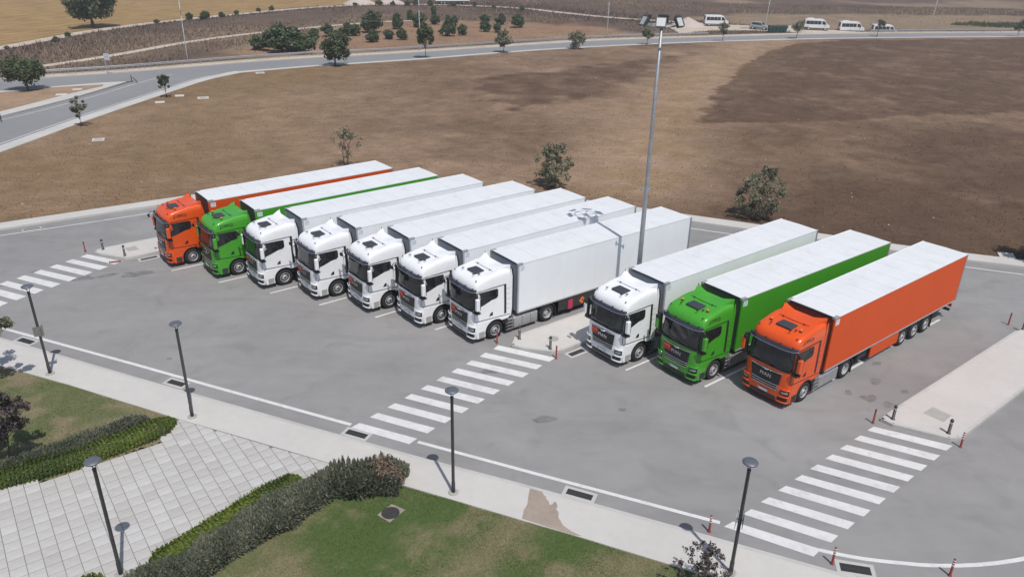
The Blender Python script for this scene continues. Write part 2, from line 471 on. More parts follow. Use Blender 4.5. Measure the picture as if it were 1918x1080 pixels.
# ------------------------------------------------------------------ flat sheets and strips
def sheet(name, poly, z, mat, kind='structure', parent=None, thick=0.0):
    poly = [tuple(p)[:2] for p in poly]
    a = sum(poly[i][0] * poly[(i + 1) % len(poly)][1] - poly[(i + 1) % len(poly)][0] * poly[i][1] for i in range(len(poly)))
    if a < 0: poly = poly[::-1]
    n = len(poly)
    if thick:
        V = [(x, y, z) for x, y in poly] + [(x, y, z - thick) for x, y in poly]
        Fc = [tuple(range(n)), tuple(range(n, 2 * n))[::-1]] + [(i + n, (i + 1) % n + n, (i + 1) % n, i) for i in range(n)]
    else:
        V = [(x, y, z) for x, y in poly]; Fc = [tuple(range(n))]
    o = mesh_obj(name, V, Fc, mat, parent)
    if kind and parent is None: o['kind'] = kind
    return o
def strip(name, A, B, z, mat, thick=0.0, kind='structure', parent=None):
    """quads between two polylines of equal length (A on the right-hand side of travel, B on the left)"""
    n = len(A); V = [(p[0], p[1], z) for p in A] + [(p[0], p[1], z) for p in B]
    Fc = [(i, i + 1, n + i + 1, n + i) for i in range(n - 1)]
    if thick:
        V += [(p[0], p[1], z - thick) for p in A] + [(p[0], p[1], z - thick) for p in B]
        Fc += [(2 * n + i, 2 * n + i + 1, i + 1, i) for i in range(n - 1)]
        Fc += [(n + i, n + i + 1, 3 * n + i + 1, 3 * n + i) for i in range(n - 1)]
        Fc += [(0, n, 3 * n, 2 * n), (n - 1, 3 * n - 1, 4 * n - 1, 2 * n - 1)]
    o = mesh_obj(name, V, Fc, mat, parent)
    if kind and parent is None: o['kind'] = kind
    return o
def line_strip(name, pts, wd, z, mat, parent=None, kind='structure'):
    return strip(name, offset(pts, -wd / 2), offset(pts, wd / 2), z, mat, 0, kind, parent)

AX = np.array([cos(0.66939), sin(0.66939)])     # along the parked trucks, towards their tails
BX = np.array([sin(0.66939), -cos(0.66939)])    # across them, to the right
KD = np.array([cos(-0.385), sin(-0.385)])       # along the near kerb
KN = np.array([-KD[1], KD[0]])

# ------------------------------------------------------------------ the open ground (to the horizon)
main_lower = [(-110, 70), (-85, 89), (-68.05, 102.4), (-63.1, 106.2), (-58.0, 110.1), (-50, 115.6), (-44.4, 120.6), (-31.5, 130.9), (-28.6, 132.1),
              (-16.1, 140.1), (-4.1, 149.5), (11.2, 159.4), (35.5, 171.8), (63.3, 182.5), (89.2, 189.7), (124.2, 198), (175, 208.5), (260, 226)]
main_upper = [(-116, 78), (-90, 97.5), (-73.2, 110.8), (-66.0, 115.2), (-60.0, 119.2), (-54.6, 123.9), (-44.9, 132.3), (-33.7, 140.0), (-29.5, 141.4),
              (-17.1, 149.3), (-0.9, 160.3), (20.0, 174.0), (37.2, 180.4), (66.8, 192.6), (93.9, 199.8), (130.2, 207.6), (176, 216.5), (260, 234)]
top_track = [(-104, 90), (-95, 120), (-92.5, 142.2), (-91.5, 158), (-90.4, 172.3), (-84.1, 193), (-73, 216), (-60.5, 239.2), (-45, 254), (-24, 259), (0.7, 252.5), (13.1, 238), (25, 226), (40, 218), (52, 212)]
mid_track = [(-79, 117.5), (-74.4, 123.1), (-69.7, 134.6), (-64.8, 155), (-57.3, 171.5), (-42, 193), (-33, 203), (-26, 206)]

def build_ground():
    xs = np.unique(np.concatenate([np.linspace(-4000, -260, 9), np.arange(-240, 320, 2.5), np.linspace(340, 4000, 9)]))
    ys = np.unique(np.concatenate([np.linspace(-1500, -60, 5), np.linspace(-40, 60, 12), np.arange(70, 420, 2.5), np.linspace(440, 6000, 14)]))
    X, Y = np.meshgrid(xs, ys); nx, ny = len(xs), len(ys)
    n1 = fbm(X * 0.05, Y * 0.05); n2 = fbm(X * 0.2, Y * 0.2)
    gold = [(-400, 60), (-104, 88), (-96, 120), (-93.5, 142), (-91.5, 172), (-85, 193.5), (-62, 241), (-46, 256), (-40, 330), (-120, 460), (-500, 460)]
    tan_ = [(42, 226), (60, 213), (80, 204.5), (110, 209), (176, 219), (320, 250), (320, 330), (170, 262), (110, 255), (70, 249)]
    bank = [(-58, 126), (-44, 135), (-17, 153), (0, 165), (20, 179), (34, 186), (14, 206), (-8, 210), (-30, 204), (-44, 185), (-52, 160)]
    stub = smooth01((sdf(X, Y, gold) + (n2 - .5) * 3) / 2.0)
    lt = smooth01((sdf(X, Y, tan_) + (n2 - .5) * 8) / 4.0)
    red = smooth01((sdf(X, Y, bank) + (n2 - .5) * 10) / 6.0) * (0.45 + 0.6 * n1)
    scrub = np.clip(0.25 + 1.1 * smooth01((n1 - 0.33) / 0.3), 0, 1)
    dmid = pdist(X, Y, mid_track); dtop = pdist(X, Y, top_track)
    scrub = np.clip(scrub + 0.5 * np.exp(-(dtop / 14) ** 2), 0, 1) * (1 - 0.75 * lt)
    scrub = scrub * (1 - 0.5 * np.exp(-(dmid / 5) ** 2))
    far = smooth01((Y - 470) / 200.0); scrub = scrub * (1 - far) + 0.6 * far
    Z = np.full_like(X, -0.03)
    amp = smooth01((np.minimum(pdist(X, Y, main_upper), 60) - 9) / 12) * inpoly(X, Y, [(-116, 78)] + main_upper + [(260, 420), (-260, 420), (-260, 90)]) * (X > -260) * (X < 320)
    amp = amp * smooth01((dtop - 3) / 6) * smooth01((dmid - 2) / 4)
    Z = Z + amp * ((n1 - .5) * 1.2 + (n2 - .5) * 0.5)
    V = np.stack([X, Y, Z], -1).reshape(-1, 3)
    i = np.arange(nx * ny).reshape(ny, nx)
    Fc = np.stack([i[:-1, :-1], i[:-1, 1:], i[1:, 1:], i[1:, :-1]], -1).reshape(-1, 4)
    o = mesh_obj('ground', V, Fc, M['ground'], smooth=True, attrs={'scrub': scrub.ravel(), 'stubble': stub.ravel(), 'red': red.ravel()})
    tag(o, kind='structure')
build_ground()

# ------------------------------------------------------------------ the lorry park asphalt
NK = 0.9945  # plan shift for things 0.12 m up
near_kerb = [(-66, 20), (-54, 30), (-45, 37.6), (-40.5, 40.2), (-36, 39.35), (-27.01, 35.64), (-16.73, 31.38), (-7.24, 27.55), (-3.45, 26.05), (0.46, 24.6), (3.47, 23.42), (6.52, 22.2), (7.92, 21.62), (11.07, 20.34)]
near_kerb += [tuple(p) for p in smoothline([(11.4, 20.2), (13.4, 19.55), (16.0, 19.3), (19.5, 19.9), (26, 22.8), (45, 34), (70, 48)], 2)]
far_in = [tuple(p) for p in smoothline([(-70, 29.0), (-50, 42.4), (-36.7, 51.4), (-33.95, 53.3), (-31.0, 55.3), (-27.6, 57.6), (-21.5, 61.6), (-14, 64.2), (-7, 64.2), (3.8, 60.3), (13.8, 56.1), (17.7, 54.6), (26.8, 50.75), (31.4, 49.2), (34.7, 48.2), (50, 43.0), (110, 20.5)], 2)]
far_out = [tuple(p) for p in offset(far_in, 1.45)]
sheet('car_park_asphalt', [tuple(q) for q in offset(near_kerb, -0.5)] + [(80, 52), (112, 40)] + [tuple(q) for q in offset(far_in, 0.4)][::-1], 0.0, M['asphalt'])
strip('far_pavement', far_in, far_out, 0.12, M['walk'], 0.3)
# kerb stones of the far pavement are a slightly different cast
line_strip('far_kerb_edge', offset(far_in, 0.07), 0.14, 0.126, M['kerb'])
# painted edge lines
far_line = [tuple(p) for p in smoothline([(-70, 28.2), (-50, 41.3), (-36.1, 50.4), (-31.8, 53.1), (-27.5, 56.0), (-21, 60.2), (-14, 62.8), (-7, 62.8), (3.5, 59.0), (13.5, 54.75), (16.2, 53.75), (30.8, 48.2), (34.0, 47.1), (50, 41.5), (110, 19)], 2)]
line_strip('edge_line', far_line, 0.13, 0.005, M['line'])
line_strip('edge_line', [(-36, 40.3), (-27.44, 36.66), (-18.75, 33.17), (-14.31, 31.33), (-7.45, 28.55), (-7.0, 28.37)], 0.19, 0.005, M['line'])
line_strip('edge_line', [(-3.9, 27.2), (1.4, 25.1), (6.68, 23.04), (7.95, 22.55)], 0.18, 0.005, M['line'])
line_strip('edge_line', smoothline([(11.2, 21.23), (12.0, 20.98), (13.1, 20.75), (15.5, 20.52), (18.35, 20.92), (22, 22.2), (30, 27)], 2), 0.18, 0.005, M['line'])
# zebra crossings: each bar interpolated between its first and last bar
def zebra(first, last, n, name='crossing_bar'):
    f = np.array(first); l = np.array(last)
    for i in range(n):
        q = f + (l - f) * i / (n if n == 0 else (n - 1))
        sheet(name, q, 0.006 + 0.0002 * (i % 2), M['line'])
zebra([(-0.66, 35.91), (2.32, 34.70), (1.99, 34.28), (-0.93, 35.48)], [(-6.65, 28.51), (-3.95, 27.43), (-4.25, 27.02), (-6.95, 28.16)], 10)
zebra([(16.43, 29.05), (19.29, 27.71), (18.83, 27.34), (16.0, 28.73)], [(8.46, 22.63), (11.27, 21.27), (10.87, 20.90), (8.05, 22.34)], 10)
zebra([(-28.37, 47.31), (-25.48, 46.22), (-25.78, 45.69), (-28.6, 46.86)], [(-32.0, 41.0), (-29.1, 39.8), (-29.3, 39.2), (-32.2, 40.45)], 8)
# bay lines between the trucks
for (x, y), L in zip([(-21.75, 44.86), (-18.13, 43.21), (-14.55, 41.81), (-11.24, 40.34), (-7.72, 38.9), (-4.19, 37.55), (5.82, 33.58), (9.49, 32.15)], [15] * 8):
    a = np.array([x, y]); line_strip('bay_line', [a, a + AX * L], 0.13, 0.005, M['line'])
line_strip('bay_line', [np.array([14.4, 31.8]), np.array([17.58, 34.32]), np.array([24.91, 40.1])], 0.13, 0.005, M['line'])

# oil and repair stains on the asphalt (thin, irregular films)
def blotch(cx, cy, r, el, ang, mat, name, z, rough=0.35, n=22):
    ph = rng.random() * 50; P = []
    for k in range(n):
        a = 2 * pi * k / n
        rr = r * (1 + rough * (2 * float(fbm(np.array([cos(a) * 1.7 + ph]), np.array([sin(a) * 1.7 + ph * .7]), 3)[0]) - 1) * 1.6)
        u, v_ = rr * cos(a) * el, rr * sin(a)
        P.append((cx + u * cos(ang) - v_ * sin(ang), cy + u * sin(ang) + v_ * cos(ang)))
    return sheet(name, P, z, mat, kind='stuff')
for cx, cy, r, el, ang in [(-23.6, 44.3, 0.42, 2.0, .6), (-26.6, 43.4, 0.33, 1.6, .4), (-25.4, 43.9, .22, 2.6, .6), (-24.3, 44.4, .12, 2, .5), (-29.9, 44.3, .2, 2, .2), (-30.4, 42.2, .22, 2.4, .2),
                           (18.2, 33.0, .25, 1.6, .8), (17.2, 31.4, .3, 1.4, .2), (17.9, 30.9, .2, 1.6, .6), (16.4, 31.9, .18, 1.5, 1.2), (19.0, 34.8, .16, 2, .5), (-0.9, 33.3, .33, 1.5, .2), (1.6, 29.1, .26, 1.9, .15),
                           (20.0, 36.5, .15, 1.6, .4), (19.2, 32.1, .14, 1.3, 1), (5.2, 30, .14, 1.5, .2), (13.5, 25.5, .16, 1.5, .3), (-17.3, 33.8, .1, 1.5, 0)]:
    tag(blotch(cx, cy, r, el, ang, M['oil'], 'oil_stain', 0.0035), kind='stuff')

# ------------------------------------------------------------------ near pavement, lawns, paved path
walk_low = [(-63.5, 18.3), (-52.4, 27.6), (-44, 34.6), (-40.2, 36.9), (-36, 36.6), (-25.4, 32.85), (-20.95, 31.15), (-16.75, 29.4), (-14.4, 28.4), (-12.04, 27.5), (-8.27, 26.0), (-6.84, 25.4), (-3.83, 24.2), (-2.3, 23.6), (0.45, 22.5), (2.8, 21.58), (5.52, 20.45), (7.5, 19.6), (9.5, 18.9)]
walk_low = [(x * NK, y * NK) for x, y in walk_low]
kk = [(x * NK, y * NK) for x, y in near_kerb]
wl = walk_low + [(12.5, 17.9), (16, 17.2), (21, 17.7), (28, 20.5), (46, 31), (71, 44.5)]
sheet('pavement', [tuple(p) for p in kk] + wl[::-1], 0.12, M['walk'], thick=0.3)
line_strip('kerb_edge', offset(kk, -0.075), 0.15, 0.126, M['kerb'])
# mud washed over the pavement
tag(sheet('mud_stain', [(x * 1.0, y * 1.0) for x, y in [(0.55, 22.42), (0.62, 22.9), (0.75, 23.2), (0.80, 23.7), (0.85, 24.1), (1.0, 24.3), (1.19, 24.2), (1.24, 24.0), (1.34, 23.95), (1.40, 23.75), (1.47, 23.72), (1.5, 23.5), (1.57, 23.42), (1.60, 23.2), (1.72, 23.25), (1.78, 23.4), (1.86, 23.36), (1.9, 23.15), (1.84, 22.95), (1.93, 22.8), (1.90, 22.5), (1.97, 22.35), (2.05, 22.1), (2.2, 21.95), (2.35, 21.8), (2.7, 21.55), (2.4, 21.62), (1.6, 21.95)]], 0.1245, M['mud'], kind='stuff'), kind='stuff')

right_lawn = [(-3.6, 24.3), (0.45, 22.42), (5.52, 20.38), (9.5, 18.85), (14, 17), (14, 8), (-18, 8), (-14.2, 17.8), (-12.0, 20.3), (-9.6, 23.2), (-6.3, 25.4)]
left_lawn = [(-39, 36.4), (-36, 36.3), (-25.2, 32.6), (-16.7, 29.3), (-14.5, 28.3), (-14.6, 27.0), (-16.8, 25.0), (-19.6, 23.2), (-30, 15.3), (-42, 24)]
def lawn_dry(x, y):
    n = fbm(x * 0.42 + 3, y * 0.42); n2 = fbm(x * 1.6, y * 1.6)
    d = smooth01((n * 0.75 + n2 * 0.4 - 0.47) / 0.26) * 0.78
    # the strip worn along the pavement and a bleached swathe across the right lawn
    d = np.maximum(d, 0.9 * np.exp(-(pdist(x, y, [(-2.6, 18.6), (-0.8, 20.6), (0.4, 22.3)]) / 0.9) ** 2) * (0.6 + 0.5 * n2))
    d = np.maximum(d, 0.9 * np.exp(-(pdist(x, y, [(5.2, 20.3), (3.4, 20.2), (2.5, 19)]) / 0.7) ** 2) * (0.5 + 0.6 * n2))
    d = np.maximum(d, 0.8 * np.exp(-(pdist(x, y, [(-8.6, 21.0), (-7, 19.3), (-6.5, 18)]) / 0.8) ** 2) * (0.5 + 0.6 * n2))
    d = np.where((pdist(x, y, [(-3.0, 23.4), (-5.6, 23.6)]) < 0.9), d * 0.15, d)
    d = np.where(x < -12, np.clip(d + 0.35 + 0.3 * (n - .5), 0, 1), d)
    d = np.maximum(d, 0.75 * np.exp(-(pdist(x, y, [(-17.5, 29.5), (-16.3, 29.0), (-15.5, 28.4)]) / 0.8) ** 2))
    return np.clip(d, 0, 1)
def lawn(name, poly, z, nb, seed, y0):
    x0 = min(p[0] for p in poly); x1 = max(p[0] for p in poly); y1 = max(p[1] for p in poly)
    o = sheet(name, poly, z, M['lawn'])
    # finer grid so that the patchiness can be carried
    bpy.data.objects.remove(o)
    c = 0.2; xs = np.arange(x0, x1 + c, c); ys = np.arange(max(y0, min(p[1] for p in poly)), y1 + c, c)
    X, Y = np.meshgrid(xs, ys); i = np.arange(X.size).reshape(X.shape)
    ins = inpoly(X, Y, poly) | (pdist(X, Y, poly, True) < 0.25)
    k = ins[:-1, :-1] & ins[:-1, 1:] & ins[1:, 1:] & ins[1:, :-1]
    Fc = np.stack([i[:-1, :-1][k], i[:-1, 1:][k], i[1:, 1:][k], i[1:, :-1][k]], -1)
    V = np.stack([X, Y, np.full_like(X, z) + (fbm(X, Y) - .5) * 0.05], -1).reshape(-1, 3)
    o = mesh_obj(name, V, Fc, M['lawn'], smooth=True, attrs={'dry': lawn_dry(X, Y).ravel()})
    tag(o, kind='structure')
    r = np.random.default_rng(seed)
    bx = r.uniform(x0, x1, nb * 3); by = r.uniform(max(y0, min(p[1] for p in poly)), y1, nb * 3)
    kk_ = inpoly(bx, by, poly); bx = bx[kk_][:nb]; by = by[kk_][:nb]
    return bx, by, o

def tufts(name, bx, by, bz, hgt, wid, tone, mat, seed, label=None, cat=None, blades=1, lean=0.5):
    r = np.random.default_rng(seed); n = len(bx)
    bx = np.repeat(bx, blades); by = np.repeat(by, blades); bz = np.repeat(np.broadcast_to(bz, (n,)), blades)
    hgt = np.repeat(hgt, blades) * r.uniform(.7, 1.25, n * blades); wid = np.repeat(wid, blades); tone = np.repeat(tone, blades)
    n = len(bx); a = r.uniform(0, 2 * pi, n); la = r.uniform(0, 2 * pi, n); ln = r.uniform(0, lean, n) * hgt
    tone = np.clip(tone + r.normal(0, .13, n), 0, 1)
    V = np.zeros((n, 3, 3)); dx = np.cos(a) * wid / 2; dy = np.sin(a) * wid / 2
    V[:, 0] = np.stack([bx - dx, by - dy, bz], -1); V[:, 1] = np.stack([bx + dx, by + dy, bz], -1)
    V[:, 2] = np.stack([bx + np.cos(la) * ln, by + np.sin(la) * ln, bz + hgt], -1)
    Fc = np.arange(n * 3).reshape(n, 3)
    o = mesh_obj(name, V.reshape(-1, 3), Fc, mat, attrs={'tone': np.repeat(tone, 3)})
    return tag(o, label, cat, kind='stuff')

bx, by, _ = lawn('lawn', right_lawn, 0.08, 75000, 3, 14.5)
tufts('lawn_grass', bx, by, 0.07, np.full(len(bx), .055), np.full(len(bx), .025), lawn_dry(bx, by), M['blade'], 4, 'short green and bleached lawn grass in the foreground', 'grass', 1, .8)
bx, by, _ = lawn('lawn', left_lawn, 0.08, 45000, 5, 20.5)
tufts('lawn_grass', bx, by, 0.07, np.full(len(bx), .055), np.full(len(bx), .028), lawn_dry(bx, by), M['blade'], 6, 'patchy lawn grass behind the hedge at the left edge', 'grass', 1, .8)

# paved path: square tiles, each its own piece
path_poly = [(x * NK, y * NK) for x, y in [(-14.5, 28.42), (-14.45, 27.0), (-16.65, 25.0), (-19.5, 23.25), (-31, 15.2), (-24, 8), (-17, 12.0), (-12.4, 19.9), (-9.6, 23.2), (-7.4, 25.15), (-6.6, 25.33)]]
path = tag(sheet('paved_path', path_poly, 0.085, M['joint']), kind='structure')
def clip_half(poly, p0, nrm):
    out = []
    for i in range(len(poly)):
        a, b = np.array(poly[i]), np.array(poly[(i + 1) % len(poly)])
        da, db = (a - p0) @ nrm, (b - p0) @ nrm
        if da >= 0: out.append(tuple(a))
        if (da >= 0) != (db >= 0): out.append(tuple(a + (b - a) * da / (da - db)))
    return out
def build_tiles():
    U = np.array([0.793, 0.609]); Wd = np.array([0.609, -0.793]); S = 0.505; g = 0.013
    o0 = np.array([-13.25, 24.06]) * NK; cells = []
    wp0 = np.array(walk_low[8]); wn_ = np.array([KD[1], -KD[0]]) ; wdir = np.array(walk_low[11]) - np.array(walk_low[8]); wn_ = np.array([wdir[1], -wdir[0]]); wn_ = wn_ / np.linalg.norm(wn_)
    hp = np.array(path_poly[1]); he = np.array(path_poly[3]) ; hd = he - hp; hn = np.array([-hd[1], hd[0]]); hn /= np.linalg.norm(hn)
    if (np.array([-13.0, 23.0]) - hp) @ hn < 0: hn = -hn
    for i in range(-34, 26):
        for j in range(-16, 18):
            off = 0.5 if (i % 7 == 2) else 0.0
            c = o0 + U * S * (i + .5) + Wd * S * (j + .5 + off)
            if not inpoly(np.array([c[0]]), np.array([c[1]]), path_poly)[0] and pdist(np.array([c[0]]), np.array([c[1]]), path_poly, True)[0] > 0.28: continue
            hu, hw_ = S / 2 - 0.008, S / 2 - 0.014
            q = [c - U * hu - Wd * hw_, c - U * hu + Wd * hw_, c + U * hu + Wd * hw_, c + U * hu - Wd * hw_]
            full = True
            q2 = clip_half(q, wp0 + wn_ * 0.015, wn_)
            if len(q2) < 3: continue
            ar = abs(sum(q2[k][0] * q2[(k + 1) % len(q2)][1] - q2[(k + 1) % len(q2)][0] * q2[k][1] for k in range(len(q2)))) / 2
            if ar < 0.02: continue
            z_ = (c[1] * cos(PITCH) + (CAM_H) * sin(PITCH))
            px = 1438 * c[0] / z_; py_ = 1438 * (CAM_H * cos(PITCH) - c[1] * sin(PITCH)) / z_
            vis = abs(px) < 990 and py_ < 560
            cells.append((0 if vis else 1, -py_, q2, full and ar > 0.2325, c))
    cells.sort(key=lambda t: (t[0], t[1]))
    return cells, U
cells, U_ = build_tiles()
h_ = 0.505 / 2 - 0.008; hv = 0.505 / 2 - 0.014
tb = MB(); b_ = 0.006
tb.add([(sx * h_, sy * hv, -0.05) for sx, sy in ((-1, -1), (1, -1), (1, 1), (-1, 1))] + [(sx * h_, sy * hv, -b_) for sx, sy in ((-1, -1), (1, -1), (1, 1), (-1, 1))] + [(sx * (h_ - b_), sy * (hv - b_), 0) for sx, sy in ((-1, -1), (1, -1), (1, 1), (-1, 1))],
       [(0, 1, 5, 4), (1, 2, 6, 5), (2, 3, 7, 6), (3, 0, 4, 7), (4, 5, 9, 8), (5, 6, 10, 9), (6, 7, 11, 10), (7, 4, 8, 11), (8, 9, 10, 11)])
tile_proto = tb.build('tile', M['tile'], path)
tile_me = tile_proto.data; first = True; rest = MB(); cnt = 0
ang_t = atan2(U_[1], U_[0])
for vis, _, q, full, c in cells:
    dz = random.uniform(-.003, .003)
    if cnt < 300 and vis == 0:
        if full:
            o = tile_proto if first else bpy.data.objects.new('tile', tile_me)
            if not first: COL.objects.link(o)
            first = False
            o.parent = path; o.location = (c[0], c[1], 0.118 + dz); o.rotation_euler = (random.uniform(-.004, .004), random.uniform(-.004, .004), ang_t)
        else:
            mm = MB(); a = sum(q[k][0] * q[(k + 1) % len(q)][1] - q[(k + 1) % len(q)][0] * q[k][1] for k in range(len(q)))
            qq = q if a > 0 else q[::-1]; mm.prism([(x - c[0], y - c[1]) for x, y in qq], 2, -0.05, 0)
            o = mm.build('tile', M['tile'], path); o.location = (c[0], c[1], 0.118 + dz)
        cnt += 1
    else:
        a = sum(q[k][0] * q[(k + 1) % len(q)][1] - q[(k + 1) % len(q)][0] * q[k][1] for k in range(len(q)))
        rest.prism(q if a > 0 else q[::-1], 2, 0.07, 0.118 + dz)
if rest.v:
    rt = rest.build('outer_tiles', M['tile'], path); rt['kind'] = 'stuff'

# ------------------------------------------------------------------ kerbed islands
def island(name, poly, label, it=1):
    P = poly
    o = sheet(name, P, 0.15, M['walk'], thick=0.25)
    n = len(P); bev(o, 0.03, 2)
    a = sum(P[k][0] * P[(k + 1) % n][1] - P[(k + 1) % n][0] * P[k][1] for k in range(n))
    Q = [np.array(p) for p in (P if a > 0 else P[::-1])]
    cen = sum(Q) / n
    inner = [q + (cen - q) / np.linalg.norm(cen - q) * 0.0 for q in Q]
    kbm = MB()
    # joints between kerb stones: low recesses shown by separate stones along the edge
    loop = resample(Q, 1.0, True)
    for p, q in zip(loop[:-1], loop[1:]):
        d = q - p; L = np.linalg.norm(d)
        if L < 0.25: continue
        d /= L; nrm = np.array([-d[1], d[0]])
        a0 = p + d * 0.006; a1 = q - d * 0.006
        kbm = MB(); kbm.prism([tuple(a0 - nrm * 0.012), tuple(a1 - nrm * 0.012), tuple(a1 + nrm * 0.13), tuple(a0 + nrm * 0.13)], 2, -0.05, 0.154)
        s_ = kbm.build('kerb_stone', M['kerb'], o)
    return tag(o, kind='structure')
mid_isl = [(0.05, 35.75), (0.55, 35.45), (2.1, 35.1), (2.7, 35.25), (3.45, 35.9), (11.2, 42.05), (10.6, 43.6), (9.6, 44.1), (0.25, 36.8)]
island('kerbed_island', mid_isl, '')
left_isl = [(-27.95, 47.45), (-27.3, 47.05), (-25.5, 46.5), (-25.0, 46.7), (-23.7, 47.85), (-13.8, 55.7), (-15.6, 58.0), (-27.9, 48.0)]
island('kerbed_island', left_isl, '')
right_isl = [(16.9, 29.5), (17.25, 29.05), (19.3, 28.05), (19.75, 28.1), (20.3, 28.5), (25.15, 32.35), (33.0, 38.6), (32.6, 39.3), (29.6, 39.0), (28.3, 38.5), (22.19, 33.7), (18.35, 30.7)]
island('kerbed_island', right_isl, '')
# inspection slabs let into the islands
for q in ([(19.08, 30.02), (19.77, 30.54), (20.3, 29.84), (19.67, 29.31)], [(-26.23, 48.18), (-25.7, 48.6), (-25.15, 47.95), (-25.75, 47.6)]):
    side = 'right' if q[0][0] > 0 else 'left'
    tag(sheet('inspection_slab', q, 0.155, M['slab'], kind=None, thick=0.05), 'square grey inspection slab set in the %s' % ('island with two bollards beside the near orange truck' if side == 'right' else 'island beside the far orange truck'), 'slab')

# ------------------------------------------------------------------ roads beyond the field
fa = 0.0
nl = len(main_lower)
def lerp_lines(A, B, n=120):
    def par(P):
        P = np.array(P, float); s_ = np.concatenate([[0], np.cumsum(np.linalg.norm(np.diff(P, axis=0), axis=1))]); s_ /= s_[-1]; return P, s_
    A = smoothline(A, 2); B = smoothline(B, 2)
    return A, B
mlA, muA = lerp_lines(main_lower, main_upper)
strip('access_road', mlA, muA, 0.0, M['road'])
line_strip('edge_line', offset(muA, -0.5), 0.13, 0.006, M['line'])
i0 = [i for i, q in enumerate(mlA) if q[0] > -45.2][0]
strip('road_pavement', [q for q in offset(mlA, -1.15)][i0:], mlA[i0:], 0.123, M['kerb_far'], 0.3)
strip('gravel_verge', muA, offset(muA, 3.0), 0.01, M['gravel'])
br_r = smoothline([(-57, 25), (-53.2, 48), (-50.8, 74.3), (-50.0, 87.1), (-47.6, 106.6), (-46.6, 114.7), (-43.4, 122.5)], 2)
br_l = smoothline([(-75, 40), (-66, 65), (-58.6, 87.0), (-56.4, 98), (-55.4, 106), (-54.9, 111.6), (-53.0, 119)], 2)
strip('branch_road', br_r, br_l, 0.004, M['road'])
strip('branch_pavement', offset(br_r, -1.7)[:-1], br_r[:-1], 0.12, M['kerb_far'], 0.3)
line_strip('edge_line', offset(br_r, 0.75)[:-4], 0.14, 0.010, M['line'])
line_strip('edge_line', offset(br_l, -1.3)[:-1], 0.14, 0.010, M['line'])
# wedge of dry grass between the two roads with its concrete edge
sheet('road_island', [(-74.5, 40), (-66.3, 66), (-58.9, 87.2), (-56.7, 98), (-55.8, 106), (-55.4, 111.1), (-58.1, 109.9), (-63.2, 106.1), (-68.1, 102.2), (-85, 88.8), (-105, 73)], 0.12, M['kerb_far'], thick=0.3)
wedge = [(-78, 40), (-68.4, 66), (-60.4, 88.8), (-58.4, 101), (-56.8, 107.2), (-57.4, 108.4), (-63.6, 105.0), (-67.6, 101.0), (-84, 87), (-103, 71)]
tag(sheet('wedge_soil', wedge, 0.126, M['field']), kind='structure')
line_strip('dirt_track', smoothline(mid_track, 2), 2.2, 0.03, M['gravel'])
line_strip('dirt_track', smoothline(top_track, 2), 3.4, 0.03, M['gravel'])
sheet('gravel_yard', [(38, 188.5), (47, 196.5), (58, 199), (70, 196), (86, 200), (80, 204), (70, 207), (58, 212), (44, 213.5), (38, 207)], 0.02, M['gravel'])

# ------------------------------------------------------------------ the dry field
def field_masks(X, Y):
    n1 = fbm(X * 0.09, Y * 0.09); n2 = fbm(X * 0.35, Y * 0.35)
    dr = [(19.4, 89), (24, 102), (28.2, 114), (33, 123.7), (40.2, 141.6), (50.7, 161), (60, 174), (75, 182), (130, 195), (190, 205), (190, 130), (110, 112), (66, 100.9), (41.3, 93.8)]
    dm = [(-1.5, 88.4), (-6, 104), (-9.4, 118.6), (-2, 128), (2.9, 130.6), (18.7, 145.2), (36.3, 160.5), (42, 166), (34, 146), (22.7, 122.5), (13, 108), (6.5, 99)]
    n3 = fbm(X * 1.1 + 40, Y * 1.1, 3)
    t1 = smooth01((sdf(X, Y, dr) + (n2 - .5) * 2.4 + (n3 - .5) * 1.2) / np.where(Y < 105, 2.2, 1.0))
    t2 = smooth01((sdf(X, Y, dm) + (n2 - .5) * 8) / 5.0)
    tone = 0.54 + 0.8 * (n1 - .5) + 0.45 * (n2 - .5) + .35 * (n3 - .5)
    tone = np.maximum(tone, t1 * (0.94 + 0.7 * (n2 - .5) + .5 * (n1 - .5) + .4 * (n3 - .5))); tone = np.maximum(tone, t2 * (0.84 + 0.7 * (n2 - .5)))
    trk = np.exp(-(pdist(X, Y, [(10.6, 66), (16, 84), (25, 113), (36, 141), (47, 162), (56, 176)]) / 7.0) ** 2)
    tone = np.where(t1 < .5, tone * (1 - 0.95 * trk), tone)
    tone = tone + 0.30 * smooth01((Y - 0) / 1) * smooth01((70 - Y + 0.25 * X) / 18)
    tone = tone + 0.26 * smooth01((X - 14) / 8) * smooth01((110 - Y) / 25)
    gold = 0.62 * smooth01((-(X + 8) / 26)) * (0.2 + 1.0 * n1) + 0.25 * (n2 - .35)
    gold = np.maximum(gold, 0.5 * trk * (n2 > .5))
    return np.clip(tone, 0, 1), np.clip(gold, 0, .9) * (1 - t2 * .7)
field_poly = [(-57, 24), (-54, 48)] + [tuple(p) for p in offset(br_r, -0.9)[4:]] + [tuple(p) for p in offset(mlA, -0.6) if p[0] > -41 and p[0] < 190] + [(195, 205), (195, -12)] + [tuple(p) for p in offset(far_in, 0.8)][::-1]
field_poly = [p for p in field_poly]
